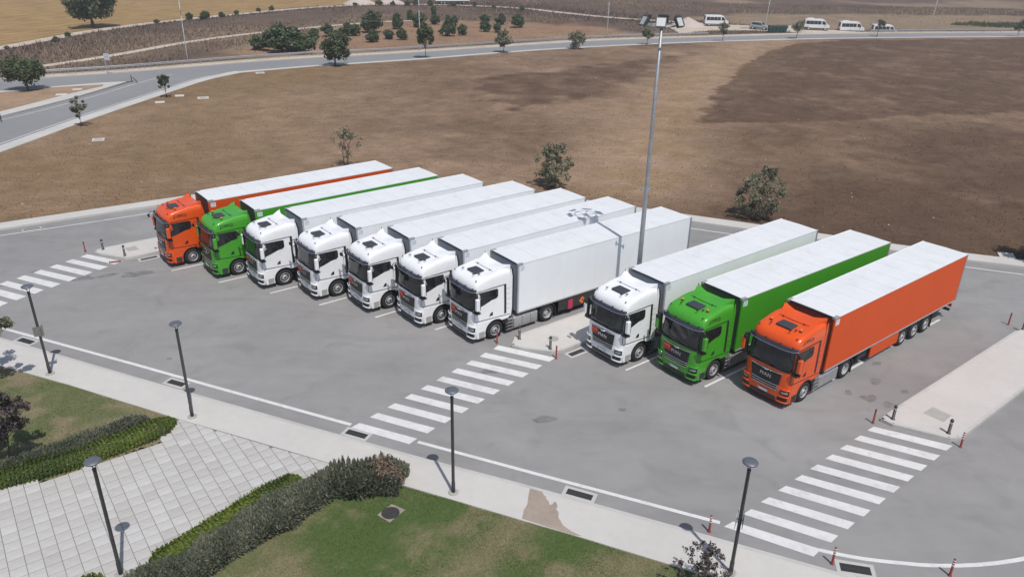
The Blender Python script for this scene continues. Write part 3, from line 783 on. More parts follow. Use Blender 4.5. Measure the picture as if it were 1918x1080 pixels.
def build_field():
    c = 0.6; xs = np.arange(-58, 192, c); ys = np.arange(20, 212, c)
    X, Y = np.meshgrid(xs, ys); i = np.arange(X.size).reshape(X.shape)
    ins = inpoly(X, Y, field_poly)
    k = ins[:-1, :-1] & ins[:-1, 1:] & ins[1:, 1:] & ins[1:, :-1]
    Fc = np.stack([i[:-1, :-1][k], i[:-1, 1:][k], i[1:, 1:][k], i[1:, :-1][k]], -1)
    tone, gold = field_masks(X, Y)
    Z = 0.07 + (fbm(X * .15, Y * .15) - .5) * 0.06
    V = np.stack([X, Y, Z], -1).reshape(-1, 3)
    u, inv = np.unique(Fc.ravel(), return_inverse=True)
    o = mesh_obj('field', V[u], inv.reshape(-1, 4), M['field'], smooth=True, attrs={'tone': tone.ravel()[u], 'gold': gold.ravel()[u]})
    tag(o, kind='structure')
    r = np.random.default_rng(11); n = 260000
    # denser close by
    t = r.random(n) ** 1.5; by = 50 + t * 140; bx = r.uniform(-58, 130, n)
    k = inpoly(bx, by, field_poly) & (pdist(bx, by, far_in) > 1.6) & (pdist(bx, by, [tuple(p) for p in br_r]) > 2.0) & (pdist(bx, by, main_lower) > 1.5)
    bx, by = bx[k], by[k]; tn, gd = field_masks(bx, by)
    keep = r.random(len(bx)) < 0.35 + 0.65 * fbm(bx * .5, by * .5); bx, by, tn, gd = bx[keep], by[keep], tn[keep], gd[keep]
    n = len(bx)
    tufts('dry_grass', bx, by, 0.04, r.uniform(.05, .15, n), r.uniform(.05, .13, n), np.clip(0.64 - 0.60 * tn + .1 * gd + r.normal(0, .15, n), 0.05, 1), M['drygrass'], 12, 'short dry brown grass covering the open field', 'grass', 1, 1.2)
build_field()

# ------------------------------------------------------------------ articulated trucks
# local frame: +x to the tail, -y the side the camera sees, origin on the ground below the trailer's front wall
FA, DA = -1.46, 2.14                     # front and drive axle
def cab_level(z):
    """front x and half width of the cab skin at height z"""
    zz = [1.10, 1.80, 1.95, 3.15]; xf = [-2.93, -2.95, -2.94, -2.79]; hw = [1.225, 1.225, 1.225, 1.205]
    return float(np.interp(z, zz, xf)), float(np.interp(z, zz, hw))
CD, CN = 0.5, 4.6
def skin_xy(t, xf, hw, d=CD, n=CN):
    """t in [-1,1] across the front; returns point on the rounded front"""
    a = t * pi / 2; s_, c_ = sin(a), cos(a)
    y = hw * math.copysign(abs(s_) ** (2 / n), s_); x = xf + d - d * abs(c_) ** (2 / n)
    return x, y
def side_y(x, z, d=CD, n=CN):
    xf, hw = cab_level(min(max(z, 1.1), 3.15)); k = (xf + d - x) / d
    return hw if k <= 0 else hw * max(0.0, 1 - min(k, 1) ** n) ** (1 / n)
def side_patch(name, poly, sgn, off, mat, parent, thick=0.012, step=0.12):
    P = resample([(p[0], p[1]) for p in poly], step, True)[:-1]
    outer = [(p[0], sgn * (side_y(p[0], p[1]) + off), p[1]) for p in P]
    inner = [(p[0], sgn * (side_y(p[0], p[1]) + off - thick), p[1]) for p in P]
    n = len(P); mb = MB(); f0 = tuple(range(n)); f1 = tuple(range(n, 2 * n))
    mb.add(outer + inner, [f0 if sgn < 0 else f0[::-1], f1[::-1] if sgn < 0 else f1] + [((i + 1) % n, i, i + n, (i + 1) % n + n) for i in range(n)])
    return mb.build(name, mat, parent)
def front_patch(name, t0, t1, z0, z1, off, mat, parent, nt=14, nz=4, f=None, smooth=True, thick=0.02):
    V = []; 
    for k in range(2):
        for j in range(nz + 1):
            for i in range(nt + 1):
                u = i / nt; w_ = j / nz
                a0, a1, zz0, zz1 = (t0, t1, z0, z1) if f is None else f(u, w_)
                z = zz0 + (zz1 - zz0) * w_; t = a0 + (a1 - a0) * u
                xf, hw = cab_level(z); o_ = off - (thick if k else 0)
                x, y = skin_xy(t, xf - o_, hw + o_); V.append((x, y, z))
    m_ = (nt + 1) * (nz + 1); Fc = []
    idx = lambda i, j: j * (nt + 1) + i
    for j in range(nz):
        for i in range(nt):
            q = (idx(i, j), idx(i, j + 1), idx(i + 1, j + 1), idx(i + 1, j)); Fc.append(q[::-1] if False else q); Fc.append(tuple(m_ + k for k in q[::-1]))
    ring = [idx(i, 0) for i in range(nt + 1)] + [idx(nt, j) for j in range(1, nz + 1)] + [idx(i, nz) for i in range(nt - 1, -1, -1)] + [idx(0, j) for j in range(nz - 1, 0, -1)]
    for a, b in zip(ring, ring[1:] + ring[:1]): Fc.append((a, b, b + m_, a + m_))
    return mesh_obj(name, V, Fc, mat, parent, smooth)
def tv(y, hw=1.225, n=CN):
    """front parameter for a given y"""
    s_ = (abs(y) / hw) ** (n / 2); return math.copysign(math.asin(min(1, s_)) / (pi / 2), y)
def text_mesh(txt, size, ext):
    cu = bpy.data.curves.new('lettering', 'FONT'); cu.body = txt; cu.size = size; cu.extrude = ext; cu.align_x = 'CENTER'; cu.align_y = 'CENTER'; cu.space_character = 1.12
    o = bpy.data.objects.new('lettering_tmp', cu); COL.objects.link(o)
    bpy.context.view_layer.update(); dg = bpy.context.evaluated_depsgraph_get()
    me = bpy.data.meshes.new_from_object(o.evaluated_get(dg)); bpy.data.objects.remove(o); return me
MAN_ME = text_mesh('MAN', 0.26, 0.012)

def wheel(parent, x, sgn, kind):
    """kind: 'steer' (proud hub), 'drive' (dished rim, twin tyres), 'trail' (slotted rim)"""
    w_ = empty('wheel', (x, sgn * 1.235, 0.51)); w_.parent = parent; w_.rotation_euler = (0, 0, 0)
    r, wd = 0.51, (0.33 if kind != 'drive' else 0.62)
    s_ = -sgn
    pr = [(0.30, 0.02), (0.335, 0.0), (0.44, -0.004), (0.485, 0.02), (0.508, 0.055), (0.512, 0.10), (0.512, wd - .1), (0.505, wd - 0.04), (0.46, wd), (0.30, wd - .02)]
    mb = MB(); mb.lathe([(a, s_ * b) for a, b in pr], (0, 0, 0), 1, 32, False); t = mb.build('tyre', M['tyre'], w_, True)
    def part(nm, pr, mat):
        mb = MB(); mb.lathe([(a, s_ * b) for a, b in pr], (0, 0, 0), 1, 28, False); q = mb.build(nm, M[mat], w_, True)
        q.modifiers.new('edges', 'EDGE_SPLIT').split_angle = radians(28)
    if kind == 'drive':
        part('rim', [(0.306, 0.012), (0.290, 0.006), (0.276, 0.02), (0.262, 0.17), (0.250, 0.175)], 'rim')
        part('rim_recess', [(0.256, 0.172), (0.235, 0.20), (0.15, 0.20), (0.0, 0.20)], 'rim_dark')
        part('hub', [(0.165, 0.198), (0.15, 0.11), (0.11, 0.085), (0.0, 0.08)], 'rim')
    else:
        part('rim', [(0.306, 0.012), (0.290, 0.004), (0.270, 0.015), (0.258, 0.10)], 'rim')
        part('rim_recess', [(0.262, 0.09), (0.245, 0.11), (0.185, 0.09), (0.16, 0.07)], 'rim_dark')
        part('hub', [(0.192, 0.088), (0.178, 0.05), (0.135, 0.045), (0.125, 0.0), (0.10, -0.018), (0.075, -0.02)], 'rim')
        part('hub_cap', [(0.078, -0.018), (0.06, -0.024), (0.0, -0.025)], 'rim_dark')
    mb = MB()
    for k in range(10):
        a = 2 * pi * k / 10; rr = 0.167 if kind != 'drive' else 0.185
        c = (rr * cos(a), s_ * (0.042 if kind != 'drive' else 0.17), rr * sin(a))
        mb.lathe([(0.016, 0), (0.016, -s_ * 0.025), (0.0, -s_ * 0.028)], c, 1, 6)
    mb.build('wheel_nuts', M['steel'], w_)
    mb = MB()
    for k in range(10 if kind != 'trail' else 8):
        a = 2 * pi * (k + .5) / (10 if kind != 'trail' else 8); c = (0.222 * cos(a), s_ * (0.115 if kind != 'drive' else .19), 0.222 * sin(a))
        mb.lathe([(0.030, s_ * .03), (0.030, -s_ * 0.03), (0.0, -s_ * 0.031)], c, 1, 10)
    mb.build('rim_holes', M['black'], w_)
    return w_

def make_truck(colour, placard=False, hazard=False):
    body = M[colour]; root = empty('articulated_truck')
    # ---------------- cab shell
    lev = [(1.10, 1.10, *cab_level(1.10)), (1.80, 1.80, *cab_level(1.8)), (1.95, 1.95, *cab_level(1.95)), (2.5, 2.5, *cab_level(2.5)), (3.10, 3.10, *cab_level(3.1)),
           (3.20, 3.22, -2.775, 1.203), (3.33, 3.50, -2.735, 1.195), (3.45, 3.68, -2.645, 1.172), (3.545, 3.775, -2.50, 1.125), (3.605, 3.82, -2.32, 1.04), (3.645, 3.84, -2.10, 0.90), (3.675, 3.845, -1.85, 0.70)]
    V = []; nt = 28; xr = -0.47
    for zf, zr, xf, hw in lev:
        ring = [skin_xy(-1 + 2 * i / nt, xf, hw) for i in range(nt + 1)]
        xs_ = ring[-1][0]
        ring = [(xr, -hw)] + [(xr + (xs_ - xr) * k / 4, -hw) for k in (1, 2, 3)] + ring + [(xs_ + (xr - xs_) * k / 4, hw) for k in (1, 2, 3)] + [(xr, hw)]
        for x, y in ring: V.append((x, y, zf + (zr - zf) * min(1, max(0, (x - xf) / 1.2))))
    m_ = len(ring); Fc = []
    for j in range(len(lev) - 1):
        for i in range(m_): Fc.append((j * m_ + i, (j + 1) * m_ + i, (j + 1) * m_ + (i + 1) % m_, j * m_ + (i + 1) % m_))
    Fc.append(tuple(range((len(lev) - 1) * m_, len(lev) * m_))[::-1]); Fc.append(tuple(range(m_)))
    cab = mesh_obj('cab', V, Fc, body, root, True)
    md = cab.modifiers.new('edges', 'EDGE_SPLIT'); md.split_angle = radians(50)
    # ---------------- glass
    front_patch('windscreen', tv(-1.16), tv(1.16), 1.98, 3.13, 0.008, M['glass'], cab, 22, 6)
    front_patch('dashboard_edge', tv(-1.13), tv(1.13), 1.93, 1.985, 0.012, M['black'], cab, 22, 1)
    mb = MB()
    for y0, y1 in ((-0.95, -0.1), (-0.15, 0.7)):
        mb.tube([(-2.985, y0, 2.02), (-2.99, (y0 + y1) / 2, 2.08), (-2.955, y1, 2.22)], 0.011, 5)
    mb.build('wiper', M['black'], cab)
    win = [(-2.66, 2.95), (-1.36, 2.93), (-1.29, 2.86), (-1.29, 2.50), (-1.40, 2.39), (-1.72, 2.36), (-2.18, 2.20), (-2.66, 2.08)]
    door = [(-2.76, 3.02), (-0.97, 3.02), (-0.93, 1.30), (-2.76, 1.36)]
    for s_ in (-1, 1):
        side_patch('door', door, s_, 0.006, body, cab)
        side_patch('side_window', win, s_, 0.012, M['glass'], cab)
        side_patch('window_bar', [(-1.68, 2.94), (-1.655, 2.94), (-1.655, 2.36), (-1.68, 2.37)], s_, 0.016, M['black'], cab)
        side_patch('door_top_trim', [(-2.72, 3.035), (-0.9, 3.065), (-0.9, 3.03), (-2.72, 3.0)], s_, 0.016, M['black'], cab, 0.02)
        side_patch('door_gap', [(-2.775, 3.0), (-2.755, 3.0), (-2.755, 1.36), (-2.775, 1.36)], s_, 0.007, M['black'], cab)
        side_patch('pillar_strip', [(-0.90, 3.06), (-0.76, 3.06), (-0.74, 1.34), (-0.88, 1.34)], s_, 0.010, M['black'], cab)
        side_patch('door_handle', [(-1.86, 1.46), (-1.78, 1.60), (-1.66, 1.67), (-1.63, 1.60), (-1.64, 1.46)], s_, 0.018, M['black'], cab, 0.02, 0.05)
        for zz in (2.75, 2.45, 2.15, 1.85, 1.6):
            side_patch('panel_groove', [(-0.72, zz), (-0.53, zz + .01), (-0.53, zz + .022), (-0.72, zz + .012)], s_, 0.003, M['black'], cab, 0.01)
        # rear side fairing with its black rubber edge
        mb = MB(); mb.prism([(-0.50, 1.12), (-0.42, 1.12), (-0.36, 1.6), (-0.36, 3.4), (-0.44, 3.82), (-0.50, 3.86)], 1, s_ * 1.19, s_ * 1.222); mb.build('side_fairing', body, cab)
        mb = MB(); mb.prism([(-0.42, 1.12), (-0.33, 1.12), (-0.27, 1.6), (-0.27, 3.4), (-0.36, 3.84), (-0.44, 3.86), (-0.36, 3.4), (-0.36, 1.6)], 1, s_ * 1.195, s_ * 1.226); mb.build('fairing_edge', M['black'], cab)
        # sill line and lower panel with wheel arch
        side_patch('sill_gap', [(-2.80, 1.345), (-0.5, 1.235), (-0.5, 1.205), (-2.80, 1.315)], s_, 0.008, M['black'], cab)
        arch = [(FA + 0.64 * cos(a), 0.51 + 0.64 * sin(a)) for a in np.linspace(radians(50), radians(193), 16)]
        low = [(-2.62, 1.22), (-0.55, 1.16), (-0.60, 1.02)] + [(x, z) for x, z in arch] + [(-2.12, 0.30), (-2.62, 0.30)]
        mb = MB(); n_ = len(low)
        mb.prism(low, 1, s_ * 1.16, s_ * 1.235); o = mb.build('lower_side_panel', body, cab)
        ar2 = [(FA + rr * cos(a), 0.51 + rr * sin(a)) for rr, seq in ((0.66, np.linspace(radians(20), radians(195), 16)), (0.60, np.linspace(radians(195), radians(20), 16))) for a in seq]
        mb = MB(); mb.prism(ar2, 1, s_ * 0.9, s_ * 1.245); mb.build('wheel_arch', M['black'], cab)
        mb = MB(); mb.box(-2.52, -2.16, s_ * 1.238 - .01, s_ * 1.238 + .01, 0.33, 0.66); mb.build('entry_step', M['dark'] if colour != 'white' else M['slab'], cab)
        mb = MB(); mb.prism([(-0.9, 1.0), (-0.60, 0.94), (-0.60, 0.30), (-0.78, 0.28), (-0.80, .8)], 1, s_ * 0.92, s_ * 1.2); mb.build('mudflap', M['black'], cab)
        # mirror: arms, body-coloured shell, black glass housing
        yb = s_ * 1.25; yo = s_ * 1.50
        mb = MB(); mb.tube([(-2.70, s_ * 1.17, 2.98), (-2.80, s_ * 1.42, 2.97), (-2.80, yo, 2.86)], 0.035, 6); mb.tube([(-2.74, s_ * 1.18, 1.84), (-2.80, s_ * 1.44, 1.86), (-2.80, yo, 1.98)], 0.032, 6)
        mb.prism([(-2.86, s_ * 1.30), (-2.72, s_ * 1.28), (-2.68, s_ * 1.36), (-2.70, s_ * 1.42), (-2.84, s_ * 1.42)], 2, 2.02, 2.94); mb.build('mirror_arm', M['black'], cab)
        mb = MB(); mb.box(-2.90, -2.68, min(s_ * 1.40, s_ * 1.60), max(s_ * 1.40, s_ * 1.60), 2.12, 2.80); bev(mb.build('mirror', body, cab), 0.05, 3)
        mb = MB(); mb.box(-2.675, -2.655, min(s_ * 1.42, s_ * 1.58), max(s_ * 1.42, s_ * 1.58), 2.15, 2.77); mb.build('mirror_glass', M['glass'], cab)
        mb = MB(); mb.prism([(-2.93, s_ * 1.20), (-2.64, s_ * 1.18), (-2.60, s_ * 1.52), (-2.74, s_ * 1.58), (-2.90, s_ * 1.46)], 2, 1.92, 1.985); mb.build('mirror_wing', M['black'], cab)
        # head lamp cluster
        hl = front_patch('headlight', tv(s_ * 0.84), tv(s_ * 1.20), 0.78, 1.0, 0.056, M['black'], cab, 6, 2)
        front_patch('headlight_lens', tv(s_ * 0.88), tv(s_ * 1.16), 0.84, 0.95, 0.064, M['lamp_glass'], cab, 6, 1)
        front_patch('lamp_trim', tv(s_ * 0.80), tv(s_ * 1.205), 1.02, 1.10, 0.085, body, cab, 6, 2)
        front_patch('fog_lamp', tv(s_ * 0.74), tv(s_ * 1.17), 0.47, 0.62, 0.052, M['black'], cab, 6, 2)
        front_patch('lamp_trim', tv(s_ * 0.78), tv(s_ * 1.205), 0.66, 0.74, 0.085, body, cab, 6, 2)
        front_patch('bumper_wing', tv(s_ * 0.70), tv(s_ * 1.21), 0.37, 0.44, 0.075, body, cab, 6, 2)
        # roof details
        mb = MB(); mb.lathe([(0.035, 0), (0.035, .04), (0.0, 0.05)], (-2.55, s_ * 1.0, 3.555), 2, 8); mb.build('marker_light', M['black'], cab)
        if colour != 'white':
            mb = MB(); mb.lathe([(0.075, 0), (0.075, .04), (0.06, .045)], (-1.98, s_ * 0.78, 3.66), 2, 12); mb.build('beacon_base', M['black'], cab)
            mb = MB(); mb.lathe([(0.06, 0.045), (0.058, .13), (0.03, 0.16), (0.0, 0.165)], (-1.98, s_ * 0.78, 3.66), 2, 12); mb.build('beacon', M['amber'], cab, True)
    # ---------------- front panel, bumper, grille
    mb = MB(); nt2 = 28
    bl = [(0.30, -2.86, 1.20), (0.36, -2.945, 1.225), (0.80, -2.97, 1.235), (1.05, -2.96, 1.232), (1.12, -2.94, 1.225)]
    V = []; Fc = []
    for z, xf, hw in bl:
        ring = [skin_xy(-1 + 2 * i / nt2, xf, hw) for i in range(nt2 + 1)]; ring = [(-2.14, -hw)] + ring + [(-2.14, hw)]
        V += [(x, y, z) for x, y in ring]
    m_ = len(ring)
    for j in range(len(bl) - 1):
        for i in range(m_): Fc.append((j * m_ + i, (j + 1) * m_ + i, (j + 1) * m_ + (i + 1) % m_, j * m_ + (i + 1) % m_))
    Fc.append(tuple(range(m_))); Fc.append(tuple(range((len(bl) - 1) * m_, len(bl) * m_))[::-1])
    bp = mesh_obj('bumper', V, Fc, body, cab, True); bp.modifiers.new('edges', 'EDGE_SPLIT').split_angle = radians(45)
    front_patch('bumper_lip', tv(-1.18), tv(1.18), 0.235, 0.31, 0.0, M['black'], cab, 16, 1)
    front_patch('lower_intake', tv(-0.66), tv(0.66), 0.40, 0.56, 0.046, M['black'], cab, 12, 1)
    def gtrap(u, w_):
        hw_ = 0.66 + 0.14 * w_; dz = 0.0
        return tv(-hw_), tv(hw_), 0.80, 1.80
    gr = front_patch('grille', 0, 0, 0, 0, 0.035, M['black'], cab, 14, 6, gtrap)
    def gtop(u, w_):
        return tv(-0.82), tv(0.82), 1.80 - 0.05 * (1 - abs(2 * u - 1)), 1.835 - 0.05 * (1 - abs(2 * u - 1))
    front_patch('grille_trim', 0, 0, 0, 0, 0.055, M['chrome'], cab, 16, 1, gtop)
    for k in range(3):
        zz = 0.86 + 0.12 * k
        def gsl(u, w_, zz=zz): return tv(-0.65 - .02 * k), tv(0.65 + .02 * k), zz + 0.03 * abs(2 * u - 1), zz + 0.028 + 0.03 * abs(2 * u - 1)
        front_patch('grille_slat', 0, 0, 0, 0, 0.06, M['steel'], cab, 12, 1, gsl)
    mb = MB(); mb.prism([(0.13, 1.735), (0.07, 1.775), (0, 1.76), (-0.07, 1.775), (-0.13, 1.735), (-0.05, 1.71), (0, 1.69), (0.05, 1.71)], 0, -3.02, -2.995); mb.build('emblem', M['chrome'], cab)
    o = bpy.data.objects.new('lettering', MAN_ME); COL.objects.link(o); o.parent = cab
    if not MAN_ME.materials: MAN_ME.materials.append(M['chrome'])
    o.matrix_local = Matrix(((0, 0, -1, -3.005), (-1, 0, 0, -0.02), (0, 1, 0, 1.47), (0, 0, 0, 1)))
    mb = MB(); mb.box(-3.03, -3.0, -0.27, 0.27, 0.60, 0.72); mb.build('number_plate', M['plate'], cab)
    mb = MB()
    for k in range(6): mb.box(-3.034, -3.03, 0.19 - .075 * k - .05, 0.19 - .075 * k, 0.625, 0.695)
    mb.build('plate_marks', M['paper'], cab)
    if placard:
        front_patch('sticker', tv(0.77), tv(0.36), 1.36, 1.72, 0.042, M['sticker'], cab, 6, 2)
    # ---------------- sun visor
    def vis(u, w_):
        k = abs(2 * u - 1); dip = 0.10 * (1 - k) ** 0.8
        return tv(-1.19), tv(1.19), 3.06 - dip, 3.22 - 0.6 * dip
    front_patch('sun_visor', 0, 0, 0, 0, 0.12, M['visor'], cab, 22, 3, vis, True, 0.03)
    def vl(u, w_):
        k = abs(2 * u - 1); dip = 0.10 * (1 - k) ** 0.8
        return tv(-1.19), tv(1.19), 3.06 - dip, 3.10 - dip
    front_patch('visor_lip', 0, 0, 0, 0, 0.132, M['visor_lip'], cab, 22, 1, vl, True, 0.05)
    for y in (-1.0, -.4, .4, 1.0): mb = MB(); mb.box(-2.88, -2.72, y - .02, y + .02, 3.17, 3.20); mb.build('visor_bracket', M['black'], cab)
    # front mirror on the far side
    mb = MB(); mb.tube([(-2.72, 1.1, 3.22), (-3.05, 1.18, 3.16), (-3.14, 1.2, 3.02)], 0.022, 6); mb.box(-3.2, -3.1, 1.08, 1.32, 2.88, 3.04); mb.build('front_mirror', M['black'], cab)
    # ---------------- roof hatch, horns, air deflector
    mb = MB(); mb.prism([(-2.16, -0.40), (-1.62, -0.40), (-1.58, -0.36), (-1.58, 0.36), (-1.62, 0.40), (-2.16, 0.40), (-2.20, 0.36), (-2.20, -0.36)], 2, 3.66, 3.735); h_o = bev(mb.build('roof_hatch', M['hatch'], cab), 0.015, 2)
    mb = MB()
    for y, x in ((-0.62, -2.05), (0.55, -2.28), (-0.5, -2.32)): mb.tube([(x, y, 3.69), (x + .02, y, 3.74), (x - .12, y, 3.75)], [.015, .02, .035], 6)
    mb.build('horn', M['black'], cab)
    nu, nw = 16, 6; V = []; 
    for j in range(nw + 1):
        for i in range(nu + 1):
            u = -1 + 2 * i / nu; w_ = j / nw; au = abs(u)
            xb = -1.36 + 0.10 * au ** 2; xe = -0.62 + 0.17 * au ** 2
            hwid = 0.86 + 0.26 * w_
            zb = 3.775; ze = 3.84 + 0.22 * au ** 1.5
            V.append((xb + (xe - xb) * w_, u * hwid, zb + (ze - zb) * w_ ** 1.3))
    top_n = len(V); V += [(x, y, min(z - 0.03, 3.80) if True else z) for x, y, z in V]
    Fc = []; idx = lambda i, j: j * (nu + 1) + i
    for j in range(nw):
        for i in range(nu):
            q = (idx(i, j), idx(i + 1, j), idx(i + 1, j + 1), idx(i, j + 1)); Fc += [q[::-1], tuple(k + top_n for k in q)]
    ring = [idx(i, 0) for i in range(nu + 1)] + [idx(nu, j) for j in range(1, nw + 1)] + [idx(i, nw) for i in range(nu - 1, -1, -1)] + [idx(0, j) for j in range(nw - 1, 0, -1)]
    for a, b in zip(ring, ring[1:] + ring[:1]): Fc.append((a, b, b + top_n, a + top_n))
    dfl = mesh_obj('air_deflector', V, Fc, body, cab, True); dfl.modifiers.new('edges', 'EDGE_SPLIT').split_angle = radians(40)
    mb = MB(); mb.tube([(-1.375, -0.8, 3.775), (-1.385, 0, 3.78), (-1.375, 0.8, 3.775)], 0.007, 5)
    for y in (-.55, .55): mb.box(-1.41, -1.355, y - .03, y + .03, 3.77, 3.81)
    mb.build('deflector_hinge', M['black'], cab)
    mb = MB(); mb.tube([(-0.55, 1.05, 3.85), (-0.53, 1.07, 4.12)], 0.018, 5); mb.build('aerial', M['black'], cab)
    if colour != 'white':          # dark line drawing on the cab's upper side
        for s_ in (-1, 1):
            for a, b in (((-2.28, 3.22), (-2.22, 3.42)), ((-2.22, 3.42), (-1.55, 3.43)), ((-1.55, 3.43), (-1.50, 3.30)), ((-2.26, 3.30), (-1.52, 3.31)), ((-2.05, 3.36), (-1.7, 3.37)), ((-2.28, 3.22), (-2.2, 3.26)), ((-1.56, 3.22), (-1.46, 3.40))):
                d = np.array(b) - np.array(a); L = np.linalg.norm(d); d /= L; nn = np.array([-d[1], d[0]]) * 0.014
                P = [np.array(a) - nn, np.array(b) - nn, np.array(b) + nn, np.array(a) + nn]
                yy = lambda z: np.interp(z, [3.1, 3.22, 3.5], [1.206, 1.203, 1.197]) + 0.006
                mb = MB(); V = [(p[0], s_ * yy(p[1]), p[1]) for p in P]; mb.add(V, [(0, 1, 2, 3) if s_ < 0 else (3, 2, 1, 0)]); mb.build('drawn_line', M['ink'], cab)
    # ---------------- chassis
    mb = MB()
    for y in (-0.42, 0.42): mb.box(-2.6, 3.35, y - .04, y + .04, 0.62, 0.90)
    mb.box(-2.3, 0.2, -.38, .38, 0.45, 1.05); mb.box(1.3, 2.9, -.6, .6, 0.90, 1.06); mb.tube([(FA, -1.0, .5), (FA, 1.0, .5)], .09, 8); mb.tube([(DA, -1.0, .52), (DA, 1.0, .52)], .14, 8)
    ch = mb.build('chassis', M['dark'], root)
    for s_ in (-1, 1):
        for k, (x0, x1) in enumerate(((-0.18, 0.38), (0.40, 0.98), (1.0, 1.46))):
            mb = MB(); mb.prism([(s_ * 0.62, 0.22), (s_ * 1.14, 0.20), (s_ * 1.20, 0.26), (s_ * 1.20, 0.82), (s_ * 1.14, 0.90), (s_ * 0.62, 0.90)], 0, x0, x1); bev(mb.build('fuel_tank', M['steel'], ch), 0.02, 2)
        mb = MB(); mb.box(-0.72, -0.22, min(s_ * .7, s_ * 1.18), max(s_ * .7, s_ * 1.18), 0.82, 0.90)
        for zz in (0.26, 0.46, 0.66): mb.box(-0.70, -0.24, min(s_ * .9, s_ * 1.21), max(s_ * .9, s_ * 1.21), zz, zz + .035)
        mb.box(-0.72, -0.69, min(s_ * .9, s_ * 1.19), max(s_ * .9, s_ * 1.19), 0.24, 0.9); mb.box(-0.25, -0.22, min(s_ * .9, s_ * 1.19), max(s_ * .9, s_ * 1.19), 0.24, 0.9); mb.build('steps', M['steel'], ch)
        mb = MB(); ar = [(DA + rr * cos(a), 0.51 + rr * sin(a)) for rr, seq in ((0.62, np.linspace(radians(-15), radians(165), 14)), (0.57, np.linspace(radians(165), radians(-15), 14))) for a in seq]
        mb.prism(ar, 1, s_ * 0.6, s_ * 1.245); mb.box(DA + .56, DA + .60, min(s_ * .62, s_ * 1.24), max(s_ * .62, s_ * 1.24), 0.12, 0.5); mb.build('mudguard', M['black'], ch)
    for s_ in (-1, 1):
        wheel(root, FA, s_, 'steer'); wheel(root, DA, s_, 'drive')
        for x in (7.83, 9.14, 10.45): wheel(root, x, s_, 'trail')
    # ---------------- trailer
    sc = M['side_' + colour]; mb = MB()
    mb.box(0.0, 13.6, -1.275, 1.275, 1.16, 3.985)
    tr = bev(mb.build('trailer', sc, root), 0.02, 2)
    np_ = 10; L = 13.56 / np_
    for k in range(np_):
        mb = MB(); x0 = 0.02 + L * k + .005; x1 = 0.02 + L * (k + 1) - .005
        mb.add([(x0, -1.25, 3.975), (x1, -1.25, 3.975), (x1, 1.25, 3.975), (x0, 1.25, 3.975), (x0, -1.25, 3.995), (x1, -1.25, 3.995), (x1, 1.25, 3.995), (x0, 1.25, 3.995), (x0, 0, 4.012), (x1, 0, 4.012), (x0, 0, 3.975), (x1, 0, 3.975)],
               [(4, 5, 9, 8), (8, 9, 6, 7), (0, 1, 5, 4), (2, 3, 7, 6), (0, 4, 8, 10), (10, 8, 7, 3), (1, 11, 9, 5), (11, 2, 6, 9)]); mb.build('roof_panel', M['roof'], tr)
    mb = MB()
    for s_ in (-1, 1): mb.box(0.0, 13.6, min(s_ * 1.235, s_ * 1.283), max(s_ * 1.235, s_ * 1.283), 3.955, 4.005)
    mb.build('roof_rail', M['roof'] if colour == 'white' else M['white'] , tr)
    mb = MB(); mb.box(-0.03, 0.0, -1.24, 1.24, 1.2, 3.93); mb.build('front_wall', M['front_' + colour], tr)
    mb = MB(); mb.box(-0.045, 0.05, -1.26, 1.26, 3.935, 3.985); mb.build('front_top_seal', M['black'], tr)
    for s_ in (-1, 1):
        mb = MB(); mb.box(-0.05, 0.05, min(s_ * 1.21, s_ * 1.285), max(s_ * 1.21, s_ * 1.285), 1.15, 3.94); mb.build('corner_post', M['front_white'] if colour == 'white' else sc, tr)
        mb = MB(); mb.box(-0.055, 0.30, min(s_ * 1.14, s_ * 1.288), max(s_ * 1.14, s_ * 1.288), 3.90, 4.012); mb.build('corner_cap', M['galv_light'], tr)
        mb = MB(); mb.box(0.0, 13.6, min(s_ * 1.2, s_ * 1.285), max(s_ * 1.2, s_ * 1.285), 1.10, 1.17); mb.build('bottom_rail', M['galv_light'] if colour == 'white' else M['front_white'], tr)
        mb = MB(); y_ = s_ * 1.2765; mb.add([(0.10, y_, 3.55), (0.42, y_, 3.55), (0.42, y_, 3.84), (0.10, y_, 3.84)], [(0, 1, 2, 3) if s_ < 0 else (3, 2, 1, 0)]); mb.build('label_sticker', M['paper'], tr)
        mb = MB(); y_ = s_ * 1.2785
        for x0, x1, z0, z1 in ((0.14, .38, 3.74, 3.80), (.14, .20, 3.58, 3.70), (.24, .38, 3.66, 3.69), (.24, .36, 3.60, 3.63)): mb.add([(x0, y_, z0), (x1, y_, z0), (x1, y_, z1), (x0, y_, z1)], [(0, 1, 2, 3) if s_ < 0 else (3, 2, 1, 0)])
        mb.build('label_print', M['print'], tr)
        # rear corner frame
        mb = MB(); mb.box(13.5, 13.64, min(s_ * 1.2, s_ * 1.286), max(s_ * 1.2, s_ * 1.286), 1.12, 3.99); mb.build('rear_post', M['galv'] , tr)
        # pallet box / side guard between landing legs and axles
        if s_ == -1 or True:
            x0, x1 = (4.42, 7.26) if not hazard else (2.95, 7.26); mb = MB(); mb.box(x0, x1, min(s_ * 1.17, s_ * 1.25), max(s_ * 1.17, s_ * 1.25), 0.38, 1.02)
            bev(mb.build('side_skirt', sc if colour == 'orange' else M['dark'], tr), 0.02, 2)
        for x in (7.83, 9.14, 10.45):
            mb = MB(); ar = [(x + rr * cos(a), 0.51 + rr * sin(a)) for rr, seq in ((0.60, np.linspace(radians(10), radians(170), 12)), (0.56, np.linspace(radians(170), radians(10), 12))) for a in seq]
            mb.prism(ar, 1, s_ * 0.85, s_ * 1.23); mb.build('mudguard', M['black'], tr)
